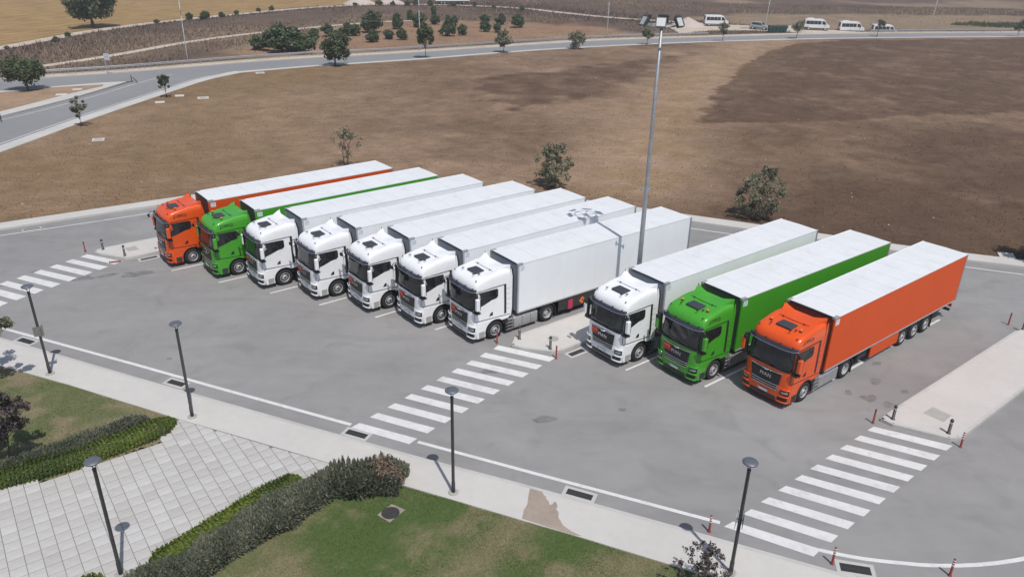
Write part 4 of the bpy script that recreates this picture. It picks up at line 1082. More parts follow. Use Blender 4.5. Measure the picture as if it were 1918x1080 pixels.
        mb = MB(); mb.box(2.95, 3.12, min(s_ * .55, s_ * .72), max(s_ * .55, s_ * .72), 0.42, 1.1); mb.box(2.88, 3.19, min(s_ * .50, s_ * .77), max(s_ * .50, s_ * .77), 0.38, 0.42); mb.build('landing_leg', M['dark'], tr)
        mb = MB(); mb.box(13.60, 13.66, min(s_ * .03, s_ * 1.2), max(s_ * .03, s_ * 1.2), 1.22, 3.86); mb.build('rear_door', sc, tr)
        mb = MB()
        for y in (0.35, 0.9): mb.tube([(13.69, s_ * y, 1.25), (13.69, s_ * y, 3.84)], .018, 6)
        mb.build('locking_bar', M['steel'], tr)
        mb = MB(); mb.box(13.45, 13.52, min(s_ * .75, s_ * 1.2), max(s_ * .75, s_ * 1.2), 0.72, 0.90); mb.build('tail_light', M['red_lens'], tr)
        mb = MB(); mb.box(11.05, 11.09, min(s_ * .85, s_ * 1.24), max(s_ * .85, s_ * 1.24), 0.14, 0.95); mb.build('mudflap', M['black'], tr)
    mb = MB()
    for y in (-.5, .5): mb.box(0.6, 13.4, y - .06, y + .06, 0.82, 1.12)
    for x in np.arange(1.2, 13.4, 1.2): mb.box(x - .04, x + .04, -1.2, 1.2, 1.02, 1.12)
    for x in (7.83, 9.14, 10.45): mb.tube([(x, -1.0, .51), (x, 1.0, .51)], .08, 8)
    mb.box(3.4, 4.3, -1.1, -.6, 0.5, 1.05); mb.box(3.4, 4.3, .6, 1.1, 0.5, 1.05); mb.tube([(11.6, -.8, .75), (12.6, -.8, .75)], .2, 10)
    mb.box(13.28, 13.40, -1.2, 1.2, 0.50, 0.64)
    for y in (-.6, .6): mb.box(13.25, 13.40, y - .05, y + .05, 0.6, 1.1)
    mb.build('underframe', M['dark'], tr)
    if hazard:
        mb = MB(); mb.box(3.64, 3.98, -1.29, -1.06, 0.36, 0.92); mb.build('extinguisher_box', M['pink'], tr)
        mb = MB(); c = (4.73, 0.66); d_ = 0.24; y_ = -1.256
        mb.add([(c[0] - d_, y_, c[1]), (c[0], y_, c[1] - d_), (c[0] + d_, y_, c[1]), (c[0], y_, c[1] + d_)], [(0, 1, 2, 3)]); mb.build('hazard_placard', M['placard'], tr)
        mb = MB(); y_ = -1.2585; d2 = 0.2
        for q in ([(-.05, -.02), (.03, -.08), (.07, 0), (.03, .09), (0, .02)],): mb.add([(c[0] + a, y_, c[1] + b) for a, b in q], [tuple(range(len(q)))])
        mb.build('placard_flame', M['ink'], tr)
    return root

protos = {}
TR = [(-20.388, 47.987, 0.0139, 'orange'), (-16.872, 46.346, 0.0139, 'green'), (-13.564, 44.929, 0.0049, 'white'), (-9.987, 43.490, -0.0008, 'white'), (-6.653, 41.984, -0.0034, 'white'),
      (-3.491, 40.254, 0.0022, 'white'), (-0.436, 38.535, -0.0197, 'white'), (6.979, 36.410, 0.0014, 'white'), (10.444, 34.771, -0.0158, 'green'), (14.227, 32.899, 0.0034, 'orange')]
TL = ['orange articulated truck at the far end of the row, beside the far left island',
      'green articulated truck between the far orange truck and the first white one',
      'white articulated truck standing right beside the far green truck',
      'white articulated truck, second from the far green truck',
      'middle one of the five white articulated trucks parked in one block',
      'white articulated truck left of the white one with the diamond placard',
      'white articulated truck with orange diamond placard below its trailer, left of the mast island',
      'white articulated truck standing alone right of the mast island, beside the near green truck',
      'green articulated truck between a white truck and the nearest orange truck',
      'orange articulated truck nearest to the camera, at the right end of the row']
for k, ((x, y, dpsi, c), lab) in enumerate(zip(TR, TL)):
    pl = 2 <= k <= 8; hz = (k == 6)
    key = (c, pl, hz)
    if key not in protos: protos[key] = t = make_truck(c, pl, hz)
    else: t = copy_tree(protos[key])
    t.location = (x, y, 0); t.rotation_euler = (0, 0, 0.66939 + dpsi)
    tag(t, lab, 'truck', 'trucks parked in a slanting row')

# ------------------------------------------------------------------ foliage builders
def leaf_cloud(cent, rad, n, size, r, aspect=1.6, up=0.0, tone_h=True, z0=0.0, flat=0.0):
    """n leaf quads round weighted cluster centres; returns V, F, tone"""
    cent = np.asarray(cent, float); rad = np.broadcast_to(np.asarray(rad, float), (len(cent),))
    k = r.integers(0, len(cent), n); d = r.normal(0, 1, (n, 3)); d /= np.linalg.norm(d, axis=1)[:, None]
    P = cent[k] + d * (rad[k] * r.random(n) ** 0.45)[:, None] * np.array([1, 1, 1 - flat])
    P[:, 2] = np.maximum(P[:, 2], z0 + 0.03)
    nrm = d * 0.8 + r.normal(0, .6, (n, 3)); nrm[:, 2] += 0.35 + up; nrm /= np.linalg.norm(nrm, axis=1)[:, None]
    a = np.cross(nrm, r.normal(0, 1, (n, 3))); a /= np.linalg.norm(a, axis=1)[:, None]
    b = np.cross(nrm, a); s = size * r.uniform(.6, 1.35, n)[:, None]
    V = np.zeros((n, 4, 3)); a = a * s * aspect / 2; b = b * s / 2
    V[:, 0] = P - a; V[:, 1] = P - b + nrm * s * .08; V[:, 2] = P + a; V[:, 3] = P + b + nrm * s * .08
    clump = r.uniform(-.22, .22, len(cent))[k]
    tone = np.clip(0.42 + clump + r.normal(0, .16, n), 0, 1)
    return V.reshape(-1, 3), np.arange(n * 4).reshape(n, 4), np.repeat(tone, 4)

def make_tree(name, loc, H, W, trunk_h, n, leaf, mat, seed, label, cat='tree', group=None, clusters=40, crown_flat=0.5, trunk_r=0.06, stems=1, spread=1.0, lean=(0, 0), hollow=0.0, crown_name='crown', rz=0.0):
    r = np.random.default_rng(seed)
    root = empty(name, loc, rz)
    ch = H - trunk_h; cz = trunk_h + ch * 0.5
    C = []; 
    while len(C) < clusters:
        p = r.uniform(-1, 1, 3); q = np.linalg.norm(p)
        if q > 1 or q < hollow: continue
        w_ = W / 2 * (1 - 0.25 * max(0, p[2]) ** 2)
        C.append((p[0] * w_ + lean[0] * (cz + p[2] * ch / 2) / H, p[1] * w_ + lean[1] * (cz + p[2] * ch / 2) / H, cz + p[2] * ch / 2 * 0.92))
    C = np.array(C); cr = r.uniform(.10, .22, clusters) * W * spread
    mb = MB()
    for s_ in range(stems):
        ang = 2 * pi * s_ / stems + r.random(); sx, sy = (0.0, 0.0) if stems == 1 else (cos(ang) * W * .12, sin(ang) * W * .12)
        base = np.array([0 if stems == 1 else sx * .3, 0 if stems == 1 else sy * .3, -0.05])
        top = np.array([sx + lean[0] * .6, sy + lean[1] * .6, trunk_h + ch * 0.45])
        midp = (base + top) / 2 + r.normal(0, .02, 3) * H
        mb.tube([base, base * .5 + midp * .5, midp, top], [trunk_r * 1.25, trunk_r, trunk_r * .8, trunk_r * .35], 7)
        for k in range(s_, clusters, stems):
            if k % 2 and clusters > 30: continue
            t = r.uniform(.35, 1.0); st = base + (top - base) * t
            if st[2] > C[k][2]: st = base + (top - base) * max(.2, (C[k][2] * .75) / max(.1, top[2]))
            m_ = (st + C[k]) / 2 + np.array([0, 0, -0.05 * H * r.random()]) + r.normal(0, .015, 3) * H
            mb.tube([st, m_, C[k]], [trunk_r * .4, trunk_r * .22, trunk_r * .08], 5, False)
    mb.build('trunk', M['bark'], root, True)
    V, Fc, tone = leaf_cloud(C, cr, n, leaf, r)
    mesh_obj(crown_name, V, Fc, M[mat], root, attrs={'tone': tone})
    return tag(root, label, cat, group)

# field bushes behind the trucks
make_tree('young_tree', (-15.6, 69.3, .07), 4.1, 2.9, 0.7, 480, .13, 'leaf_olive', 21, 'thin half-bare young tree behind the roof of the far orange truck', 'tree', None, 22, trunk_r=.05, stems=2, spread=.75, hollow=.3)
make_tree('field_bush', (3.35, 64.4, .07), 4.1, 3.4, 0.25, 3000, .13, 'leaf_olive', 22, 'grey green upright bush behind the white trailers, left of the mast', 'bush', None, 48, trunk_r=.04, stems=4, spread=.62, lean=(.25, 0))
make_tree('field_bush', (18.6, 56.9, .07), 4.1, 3.7, 0.2, 3000, .13, 'leaf_olive', 23, 'large grey green bush leaning over the far kerb, right of the mast', 'bush', None, 62, trunk_r=.04, stems=5, spread=.6, lean=(1.1, .5))
make_tree('roadside_tree', (36.75, 49.0, .07), 4.6, 3.6, 1.1, 4200, .16, 'leaf_green', 24, 'green tree just outside the right edge throwing its shadow onto the dry field', 'tree', None, 46, trunk_r=.08)
# trees along the roads
make_tree('spreading_tree', (-64.9, 103.4, .12), 3.9, 5.0, 1.25, 7000, .20, 'leaf_green', 31, 'umbrella shaped green tree on the wedge between the two roads', 'tree', None, 70, trunk_r=.11)
make_tree('sapling', (-47.5, 83.4, .1), 3.3, 1.9, 0.9, 700, .17, 'leaf_olive', 32, 'thin sapling on the kerb, nearest to the left edge of the field', 'tree', 'saplings along the road', 18, trunk_r=.045, spread=.8)
make_tree('sapling', (-45.2, 100.3, .1), 3.0, 1.8, 0.9, 800, .17, 'leaf_green', 33, 'thin sapling where the branch road bends, beside the pale covers', 'tree', 'saplings along the road', 18, trunk_r=.045, spread=.8)
make_tree('roadside_tree', (-29.8, 129.7, .1), 5.5, 4.4, 0.5, 5200, .24, 'leaf_green', 34, 'biggest dense green tree on the near side of the main road', 'tree', None, 60, trunk_r=.14, lean=(.5, 0))
make_tree('roadside_tree', (-16.1, 140.2, .1), 6.0, 3.0, 2.1, 2600, .22, 'leaf_green', 35, 'tall slim tree with a bare stem beside the road, below the round shrubs', 'tree', None, 40, trunk_r=.08)
make_tree('roadside_tree', (-2.5, 149.9, .1), 3.9, 3.6, 1.0, 2400, .24, 'leaf_olive', 36, 'broad grey green roadside tree right of the round shrubs', 'tree', None, 40, trunk_r=.08)
make_tree('roadside_tree', (12.0, 157.5, .1), 3.5, 3.7, 0.3, 1500, .22, 'leaf_olive', 37, 'loose pale roadside bush left of the mast, in front of the guard rail', 'tree', None, 36, trunk_r=.06, stems=2)
make_tree('roadside_tree', (27.0, 166.5, .1), 3.7, 2.4, 0.8, 1300, .22, 'leaf_olive', 38, 'small roadside tree next to the top of the mast', 'tree', None, 24, trunk_r=.06)
make_tree('sapling', (44.7, 174.9, .1), 3.8, 2.8, 1.5, 900, .2, 'leaf_olive', 39, 'thin roadside tree in front of the first white minibus', 'tree', None, 22, trunk_r=.06)
make_tree('sapling', (63.3, 182.9, .1), 3.9, 3.8, 1.5, 1000, .2, 'leaf_olive', 40, 'leaning roadside tree in front of the second white minibus', 'tree', None, 22, trunk_r=.07, lean=(.9, 0))
make_tree('sapling', (85.1, 190.8, .1), 3.7, 2.0, 2.2, 600, .2, 'leaf_green', 41, 'small thin tree in front of the last white minibus', 'tree', None, 14, trunk_r=.06, lean=(.4, 0))
make_tree('sapling', (122.3, 197.3, .1), 3.8, 2.9, 1.2, 900, .2, 'leaf_green', 42, 'roadside tree at the upper right corner', 'tree', None, 22, trunk_r=.06)
make_tree('oak_tree', (-93.8, 177.9, -.03), 9.4, 9.6, 1.6, 8500, .38, 'leaf_green', 43, 'large dark round tree at the edge of the golden stubble field', 'tree', None, 90, trunk_r=.32, spread=.85)

# round shrubs planted on the bank: one mesh per size class, copied
def shrub_proto(seed, n=900, clusters=22, leaf=.20):
    r = np.random.default_rng(seed); C = []
    while len(C) < clusters:
        p = r.uniform(-1, 1, 3)
        if np.linalg.norm(p) > 1: continue
        C.append((p[0] * .37, p[1] * .37, .47 + p[2] * .40))
    V, Fc, tone = leaf_cloud(C, .17, n, leaf * .5, r)
    me = mesh_obj('foliage', V, Fc, M['leaf_pine'], attrs={'tone': tone})
    mb = MB(); mb.tube([(0, 0, -.05), (0.01, 0, .25), (0, .02, .6)], [.035, .03, .01], 6)
    for k in range(6): mb.tube([(0, 0, .15 + .05 * k), tuple(C[k])], [.015, .004], 4, False)
    st = mb.build('stem', M['bark'])
    return me, st
SP = [shrub_proto(51, 3000, 30, .13), shrub_proto(52, 3000, 30, .13), shrub_proto(53, 3000, 28, .13)]
def put_shrub(x, y, wd, hh, k, label, group, cat='shrub', name='round_shrub'):
    root = empty(name, (x, y, -0.05), random.uniform(0, 6.28)); me, st = SP[k % 3]
    for p in (me, st):
        o = bpy.data.objects.new(p.name.split('.')[0], p.data); COL.objects.link(o); o.parent = root; o.scale = (wd, wd, hh)
    return tag(root, label, cat, group)
BIG = [(-47.6, 147.6, 3.2, 2.5), (-46.2, 152.5, 3.2, 2.6), (-42.8, 145.0, 5.8, 4.9), (-39.3, 144.4, 5.4, 4.3), (-41.6, 164.1, 2.3, 2.2), (-40.5, 171.9, 2.6, 2.5), (-36.8, 172.6, 2.6, 2.5), (-34.8, 172.9, 2.6, 2.3), (-32.4, 179.6, 4.5, 4.6), (-29.2, 161.7, 2.5, 2.4),
       (-26.7, 166.6, 2.2, 2.0), (-23.8, 166.2, 2.3, 2.4), (-27.6, 186.0, 2.3, 3.6), (-23.1, 190.3, 3.5, 3.4), (-20.2, 198.3, 2.3, 2.3), (-14.7, 174.5, 3.1, 4.1), (-12.1, 176.9, 2.2, 2.3), (-16.8, 178.2, 1.2, 1.2), (-15.6, 201.8, 1.7, 1.9),
       (-8.1, 200.7, 2.4, 2.4), (-7.3, 184.2, 2.5, 2.4), (-4.3, 201.4, 2.5, 2.6), (-4.5, 183.6, 1.8, 2.0), (0.1, 196.0, 3.0, 3.0), (-27.5, 207.5, 1.7, 2.6), (-22.8, 220.4, 1.6, 2.7)]
BL = {0: 'dark green round shrub at the left end of the planted bank', 2: 'tallest dark green shrub of the big clump on the bank', 3: 'dark green shrub at the right end of the big clump on the bank', 8: 'tall dense shrub on the bank right behind the biggest roadside tree',
      23: 'dark green round shrub at the right end of the planted bank', 15: 'tall shrub in the middle of the bank, right of the thin light pole', 17: 'smallest round shrub on the bank'}
ORD = ['first', 'second', 'third', 'fourth', 'fifth', 'sixth', 'seventh', 'eighth', 'ninth', 'tenth', 'eleventh', 'twelfth', 'thirteenth', 'fourteenth', 'fifteenth', 'sixteenth', 'seventeenth', 'eighteenth', 'nineteenth', 'twentieth', 'twenty-first', 'twenty-second', 'twenty-third', 'twenty-fourth', 'twenty-fifth', 'twenty-sixth']
rankB = {k: i for i, k in enumerate(sorted(range(len(BIG)), key=lambda q: BIG[q][0] / (BIG[q][1] + 9)))}
for k, (x, y, wd, hh) in enumerate(BIG):
    put_shrub(x, y, wd * 1.2, hh * 1.1, k, BL.get(k, '%s dark green round shrub from the left on the planted bank' % ORD[rankB[k]]), 'round shrubs on the bank')
SM = [(-79.8, 196.6, 1.8, 1.7), (-76.8, 198.5, 2.6, 2.0), (-75.2, 205.9, 1.6, 1.2), (-73.6, 212.2, 1.4, 1.1), (-71.0, 222.4, 1.3, 1.0), (-68.6, 226.4, 1.5, 1.3), (-49.5, 247.9, 1.6, 0.9), (-42.8, 251.6, 2.3, 1.4), (-38.5, 250.7, 1.6, 1.4), (-34.1, 251.8, 2.0, 1.5), (-31.8, 254.4, 2.0, 1.6),
      (-27.2, 253.5, 2.0, 1.6), (-19.9, 253.3, 2.0, 1.1), (-13.5, 254.9, 1.7, 1.3), (-7.3, 248.5, 1.5, 0.9), (1.3, 241.1, 1.6, 1.5), (-84.2, 188.0, 1.5, 0.9), (-88.3, 152.8, 1.4, 0.9), (-90.1, 160.4, 1.3, 0.9), (-90.8, 141.5, 1.0, 0.6)]
rankS = {k: i for i, k in enumerate(sorted(range(len(SM)), key=lambda q: SM[q][0] / (SM[q][1] + 9)))}
for k, (x, y, wd, hh) in enumerate(SM):
    put_shrub(x, y, wd * 1.15, hh * 1.15, k + 1, '%s small bush from the left along the pale track at the top' % ORD[rankS[k]], 'bushes along the far track', 'bush', 'track_bush')
for p in SP:
    for o in p: bpy.data.objects.remove(o)

# dark purple leaved small trees in the foreground
make_tree('purple_tree', (-20.15, 25.2, .1), 3.2, 2.2, 1.25, 3600, .085, 'leaf_purple', 61, 'dark purple leaved small tree at the left edge, behind the hedge', 'tree', None, 56, trunk_r=.05, spread=.6)
make_tree('purple_bush', (6.35, 18.75, .1), 2.25, 1.9, 0.15, 2600, .052, 'leaf_purple', 62, 'dark purple leaved bush at the bottom edge beside the lamp post', 'bush', None, 84, trunk_r=.022, stems=6, spread=.40)
make_tree('broadleaf_tree', (-24.7, 30.9, .1), 5.0, 3.7, 1.7, 1500, .15, 'leaf_olive', 63, 'grey green tree reaching in at the left edge above the pavement', 'tree', None, 26, trunk_r=.06, spread=.5)

# ------------------------------------------------------------------ hedges
def hedge(name, line, wd, hh, n, leaf, mat, seed, label, aspect=1.8, bumpy=0.12, needles=False, z0=.08, tone_shift=None, core=True):
    r = np.random.default_rng(seed); P = np.array(resample(line, .15)); m_ = len(P)
    T = np.gradient(P, axis=0); T /= np.linalg.norm(T, axis=1)[:, None]; Nn = np.stack([-T[:, 1], T[:, 0]], -1)
    root = empty(name, (P[0][0], P[0][1], z0)); P0 = P[0].copy()
    def prof(k, a):   # a in [0,pi]: across the section
        u = P[k] ; nz = fbm(u[:, 0] * 1.3 + np.cos(a), u[:, 1] * 1.3 + a, 3); endt = np.minimum(k, m_ - 1 - k) / m_ * m_ * .15
        rnd = np.sqrt(np.clip(endt / (wd * .5), 0.05, 1)); nl_ = fbm(u[:, 0] * .55 + 7, u[:, 1] * .55, 2); f = 1 + bumpy * ((nz - .5) * 3.2 + (nl_ - .5) * 3.2)
        c_ = np.sign(np.cos(a)) * np.abs(np.cos(a)) ** .55; s_ = np.abs(np.sin(a)) ** .55
        return c_ * wd / 2 * f * (0.5 + .5 * rnd), s_ * hh * f * (0.55 + .45 * rnd)
    k = r.integers(0, m_, n); a = r.uniform(0, pi, n); w_, z_ = prof(k, a); dep = 1 - 0.26 * r.random(n) ** 2 + np.where(r.random(n) < .10, r.uniform(0, .20, n), 0)
    Q = np.stack([P[k][:, 0] + Nn[k][:, 0] * w_ * dep, P[k][:, 1] + Nn[k][:, 1] * w_ * dep, z_ * dep], -1) + r.normal(0, .02, (n, 3)); Q[:, 0] -= P0[0]; Q[:, 1] -= P0[1]
    Q[:, 2] = np.maximum(Q[:, 2], .01)
    nrm = np.stack([Nn[k][:, 0] * np.cos(a), Nn[k][:, 1] * np.cos(a), np.sin(a)], -1) + r.normal(0, .55, (n, 3)); nrm /= np.linalg.norm(nrm, axis=1)[:, None]
    if needles: ax = nrm + np.array([0, 0, .5]); ax /= np.linalg.norm(ax, axis=1)[:, None]
    else: ax = np.cross(nrm, r.normal(0, 1, (n, 3))); ax /= np.linalg.norm(ax, axis=1)[:, None]
    b = np.cross(nrm if not needles else r.normal(0, 1, (n, 3)), ax); b /= np.linalg.norm(b, axis=1)[:, None]
    s = leaf * r.uniform(.6, 1.4, n)[:, None]; V = np.zeros((n, 4, 3)); A_ = ax * s * aspect / 2; B_ = b * s / 2
    V[:, 0] = Q - A_; V[:, 1] = Q - B_; V[:, 2] = Q + A_; V[:, 3] = Q + B_
    cl = fbm(P[k][:, 0] * 1.1 + w_, P[k][:, 1] * 1.1 + w_ * .5, 3)
    tone = np.clip(.35 + (cl - .5) * 1.1 + r.normal(0, .15, n), 0, 1)
    if tone_shift is not None: tone = np.clip(tone + tone_shift(P[k][:, 0], P[k][:, 1], w_), 0, 1)
    mesh_obj('foliage', V.reshape(-1, 3), np.arange(n * 4).reshape(n, 4), M[mat], root, attrs={'tone': np.repeat(tone, 4)})
    if core:
        ks = np.arange(0, m_, 2); aa = np.linspace(0, pi, 9); rows = []
        for a_ in aa:
            w2, z2 = prof(ks, np.full(len(ks), a_)); rows.append(np.stack([P[ks][:, 0] + Nn[ks][:, 0] * w2 * .8 - P0[0], P[ks][:, 1] + Nn[ks][:, 1] * w2 * .8 - P0[1], z2 * .8], -1))
        V = np.concatenate(rows); q = len(ks); i = np.arange(len(aa) * q).reshape(len(aa), q)
        Fc = np.stack([i[:-1, :-1], i[:-1, 1:], i[1:, 1:], i[1:, :-1]], -1).reshape(-1, 4); mesh_obj('twigs', V, Fc, M['hedge_core'], root, True)
    return tag(root, label, 'hedge')
hedge('clipped_hedge', [(-14.75, 28.0), (-15.0, 27.3), (-16.9, 25.5), (-19.6, 23.75), (-26, 19.2)], .82, .55, 70000, .042, 'leaf_hedge', 71, 'low bright green hedge along the left edge of the paved path')
hedge('grey_hedge', [(-15.8, 28.0), (-16.9, 26.75), (-18.3, 25.55), (-20.6, 24.1), (-27, 19.8)], 1.05, .46, 70000, .055, 'leaf_grey', 72, 'grey green shrub row behind the bright hedge at the left', 2.6, .2, True)
hedge('clipped_hedge', [(-8.2, 24.25), (-9.15, 23.2), (-10.45, 21.55), (-11.95, 19.7)], .70, .48, 50000, .042, 'leaf_hedge', 73, 'low bright green hedge along the right edge of the paved path')
hedge('clipped_hedge', [(-13.25, 18.9), (-14.3, 17.6), (-15.5, 16.2)], .8, .5, 24000, .042, 'leaf_hedge', 74, 'corner of a green hedge at the bottom edge, left of the lamp post')
hedge('grey_hedge', [(-6.7, 24.3), (-7.9, 23.0), (-9.2, 21.35), (-10.8, 19.25), (-12.2, 17.5)], 1.55, .52, 110000, .055, 'leaf_grey', 75, 'grey green shrub row between the bright hedge and the right lawn', 2.6, .2, True)
hedge('grey_hedge', [(-4.15, 24.15), (-5.1, 24.35), (-6.2, 24.2), (-7.1, 23.9)], 1.8, .78, 80000, .058, 'leaf_grey', 76, 'tall rounded grey shrub with brown dead twigs at the end of its hedge', 2.8, .2, True)
r_ = np.random.default_rng(77); nn_ = 1500
c_ = np.array([[-4.6, 24.35, .70], [-5.1, 24.5, .80], [-4.3, 24.05, .55], [-4.9, 24.1, .70]])
V, Fc, tone = leaf_cloud(c_, .36, nn_, .04, r_, 3.5); o = mesh_obj('dead_twigs', V, Fc, M['leaf_scrub'], attrs={'tone': tone})
g_ = [q for q in bpy.data.objects if q.get('label', '').startswith('tall rounded grey shrub')][0]; o.parent = g_; o.location = (-g_.location[0], -g_.location[1], 0)

# ------------------------------------------------------------------ dry scrub beyond the main road
def scrub():
    r = np.random.default_rng(81); n = 240000; bx = r.uniform(-130, 175, n); by = 100 + 190 * r.random(n) ** 1.2
    du = pdist(bx, by, main_upper); up = inpoly(bx, by, [(-116, 78)] + list(main_upper) + [(260, 400), (-200, 400)])
    gold = [(-400, 60), (-104, 88), (-96, 120), (-93.5, 142), (-91.5, 172), (-85, 193.5), (-62, 241), (-46, 256), (-40, 330), (-120, 460), (-500, 460)]
    tan_ = [(42, 226), (60, 213), (80, 204.5), (110, 209), (176, 219), (320, 250), (320, 330), (170, 262), (110, 255), (70, 249)]
    yard = [(38, 188.5), (47, 196.5), (58, 199), (70, 196), (86, 200), (80, 204), (70, 207), (58, 212), (44, 213.5), (38, 207)]
    bank = [(-58, 126), (-44, 135), (-17, 153), (0, 165), (20, 179), (34, 186), (14, 206), (-8, 210), (-30, 204), (-44, 185), (-52, 160)]
    k = up & (du > 3.2) & ~inpoly(bx, by, gold) & ~inpoly(bx, by, yard) & (pdist(bx, by, mid_track) > 1.2) & (pdist(bx, by, top_track) > 2.2)
    sp = np.where(inpoly(bx, by, bank), .22, 1.0) * np.where(inpoly(bx, by, tan_), .3, 1.0)
    k &= r.random(n) < sp * (0.25 + .9 * fbm(bx * .11, by * .11)); bx, by = bx[k], by[k]; n = len(bx)
    dt = pdist(bx, by, top_track); nz = fbm(bx * .07, by * .07)
    tone = np.clip(.62 - .55 * np.exp(-(dt / 14) ** 2) - .6 * (nz - .4), 0.05, .8)
    hh = r.uniform(.2, .6, n) * (1 + .5 * np.exp(-(dt / 14) ** 2)) * np.where(inpoly(bx, by, tan_), .35, 1) * np.where(inpoly(bx, by, bank), .5, 1)
    o = tufts('dry_scrub', bx, by, -.1, hh, r.uniform(.10, .28, n), tone, M['leaf_scrub'], 82, 'tall dry brown weeds on the waste ground beyond the main road', 'weeds', 2, .8)
scrub()

# ------------------------------------------------------------------ lamp posts
def lamp_post(x, y, label, z=0.12, signs=None):
    root = empty('lamp_post', (x, y, z))
    mb = MB(); mb.lathe([(0.20, 0), (0.20, .03), (0.17, .05), (0.0, .05)], (0, 0, 0), 2, 20); mb.build('base_plate', M['slab'], root)
    mb = MB(); mb.lathe([(0.075, .04), (0.075, .5), (0.062, .55), (0.058, 4.28), (0.065, 4.30), (0.065, 4.36), (0, 4.37)], (0, 0, 0), 2, 14); mb.build('pole', M['pole'], root, True)
    for a in (0.6, 0.6 + 2 * pi / 3, 0.6 + 4 * pi / 3):
        mb = MB(); mb.tube([(0.03 * cos(a), .03 * sin(a), 4.33), (.07 * cos(a), .07 * sin(a), 4.47), (.17 * cos(a), .17 * sin(a), 4.60)], .012, 5); mb.build('bracket', M['pole'], root)
    mb = MB(); mb.lathe([(0.0, 4.585), (0.22, 4.59), (0.25, 4.615), (0.255, 4.64), (0.235, 4.665), (0.12, 4.69), (0, 4.695)], (0, 0, 0), 2, 28); mb.build('lamp_head', M['lamp_top'], root, True)
    for s in signs or ():
        zz, ang, wd, hh, off, mat = s; mb = MB(); c, sn = cos(ang), sin(ang)
        V = [(c * off - sn * u + c * t, sn * off + c * u + sn * t, zz + v_) for t in (0, .015) for u, v_ in ((-wd / 2, -hh / 2), (wd / 2, -hh / 2), (wd / 2, hh / 2), (-wd / 2, hh / 2))]
        mb.add(V, [(0, 1, 2, 3), (7, 6, 5, 4), (0, 4, 5, 1), (1, 5, 6, 2), (2, 6, 7, 3), (3, 7, 4, 0)]); mb.build('sign', M[mat], root)
        mb = MB(); mb.box(-.03, .03, -.03, .03, zz - .03, zz + .03); mb.tube([(0, 0, zz), (c * off, sn * off, zz)], .02, 5); mb.build('sign_clamp', M['pole'], root)
    return tag(root, label, 'lamp post', 'round topped park lamp posts')
lamp_post(-22.27, 31.93, 'lamp post with grey sign plates on its pole, at the left edge', signs=[(2.35, -1.2, .42, .5, .10, 'sign_back'), (2.4, .3, .40, .34, .12, 'sign_back')])
lamp_post(-14.08, 28.56, 'lamp post at the corner where the paved path meets the pavement')
lamp_post(-2.11, 23.80, 'lamp post in the middle of the pavement between hedge end and mud stain')
lamp_post(-12.88, 19.3, 'lamp post at the bottom left, standing on the edge of the paved path')
lamp_post(7.67, 19.93, 'lamp post with a blue sign plate beside the right zebra crossing', signs=[(2.32, 2.7, .52, .5, .10, 'sign_pale'), (2.32, -.3, .34, .5, .09, 'pole')])

# ------------------------------------------------------------------ floodlight mast
mast = empty('floodlight_mast', (7.15, 40.05, .15))
mb = MB(); mb.lathe([(.32, 0), (.32, .05), (.15, .07), (.15, .5)], (0, 0, 0), 2, 18); mb.build('base', M['galv'], mast)
mb = MB(); mb.lathe([(.145, .06), (.13, 5), (.10, 11), (.075, 15.72), (0, 15.73)], (0, 0, 0), 2, 18); mb.build('pole', M['galv'], mast, True)
mb = MB()
for a in (0.35, 0.35 + pi): mb.tube([(.1 * cos(a), .1 * sin(a), 7.35), (.32 * cos(a), .32 * sin(a), 7.35)], .03, 6); mb.box(.3 * cos(a) - .05, .3 * cos(a) + .05, .3 * sin(a) - .05, .3 * sin(a) + .05, 7.3, 7.42)
mb.build('climbing_peg', M['galv'], mast)
mb = MB(); ring = [(.68 * cos(a), .68 * sin(a), 15.75) for a in np.linspace(0, 2 * pi, 19)]; mb.tube(ring, .035, 6, False)
for k in range(6):
    a = 2 * pi * k / 6 + .3; mb.tube([(0, 0, 15.72), (.68 * cos(a), .68 * sin(a), 15.75)], .028, 6)
mb.lathe([(.16, 15.66), (.18, 15.74), (.14, 15.82), (0, 15.83)], (0, 0, 0), 2, 12); mb.build('head_ring', M['galv'], mast)
for k in range(6):
    a = 2 * pi * k / 6 + .3; root_ = Matrix.Translation((.98 * cos(a), .98 * sin(a), 15.98)) @ Matrix.Rotation(a, 4, 'Z') @ Matrix.Rotation(radians(-28), 4, 'Y')
    mb = MB(); mb.box(-.08, .05, -.26, .26, -.25, .25)
    for q in range(7): mb.box(-.13, -.08, -.19 + .06 * q, -.17 + .06 * q, -.17, .17)
    o = mb.build('floodlight', M['pole'], mast); o.matrix_local = root_
    mb = MB(); mb.box(.05, .056, -.21, .21, -.20, .20); g = mb.build('lens', M['flood'], o)
    mb = MB(); mb.tube([(.66 * cos(a), .66 * sin(a), 15.75), (.92 * cos(a), .92 * sin(a), 15.82), (.96 * cos(a), .96 * sin(a), 15.98)], .022, 5); mb.build('floodlight_arm', M['galv'], mast)
tag(mast, 'tall grey floodlight mast rising from the island between the white trucks', 'mast')

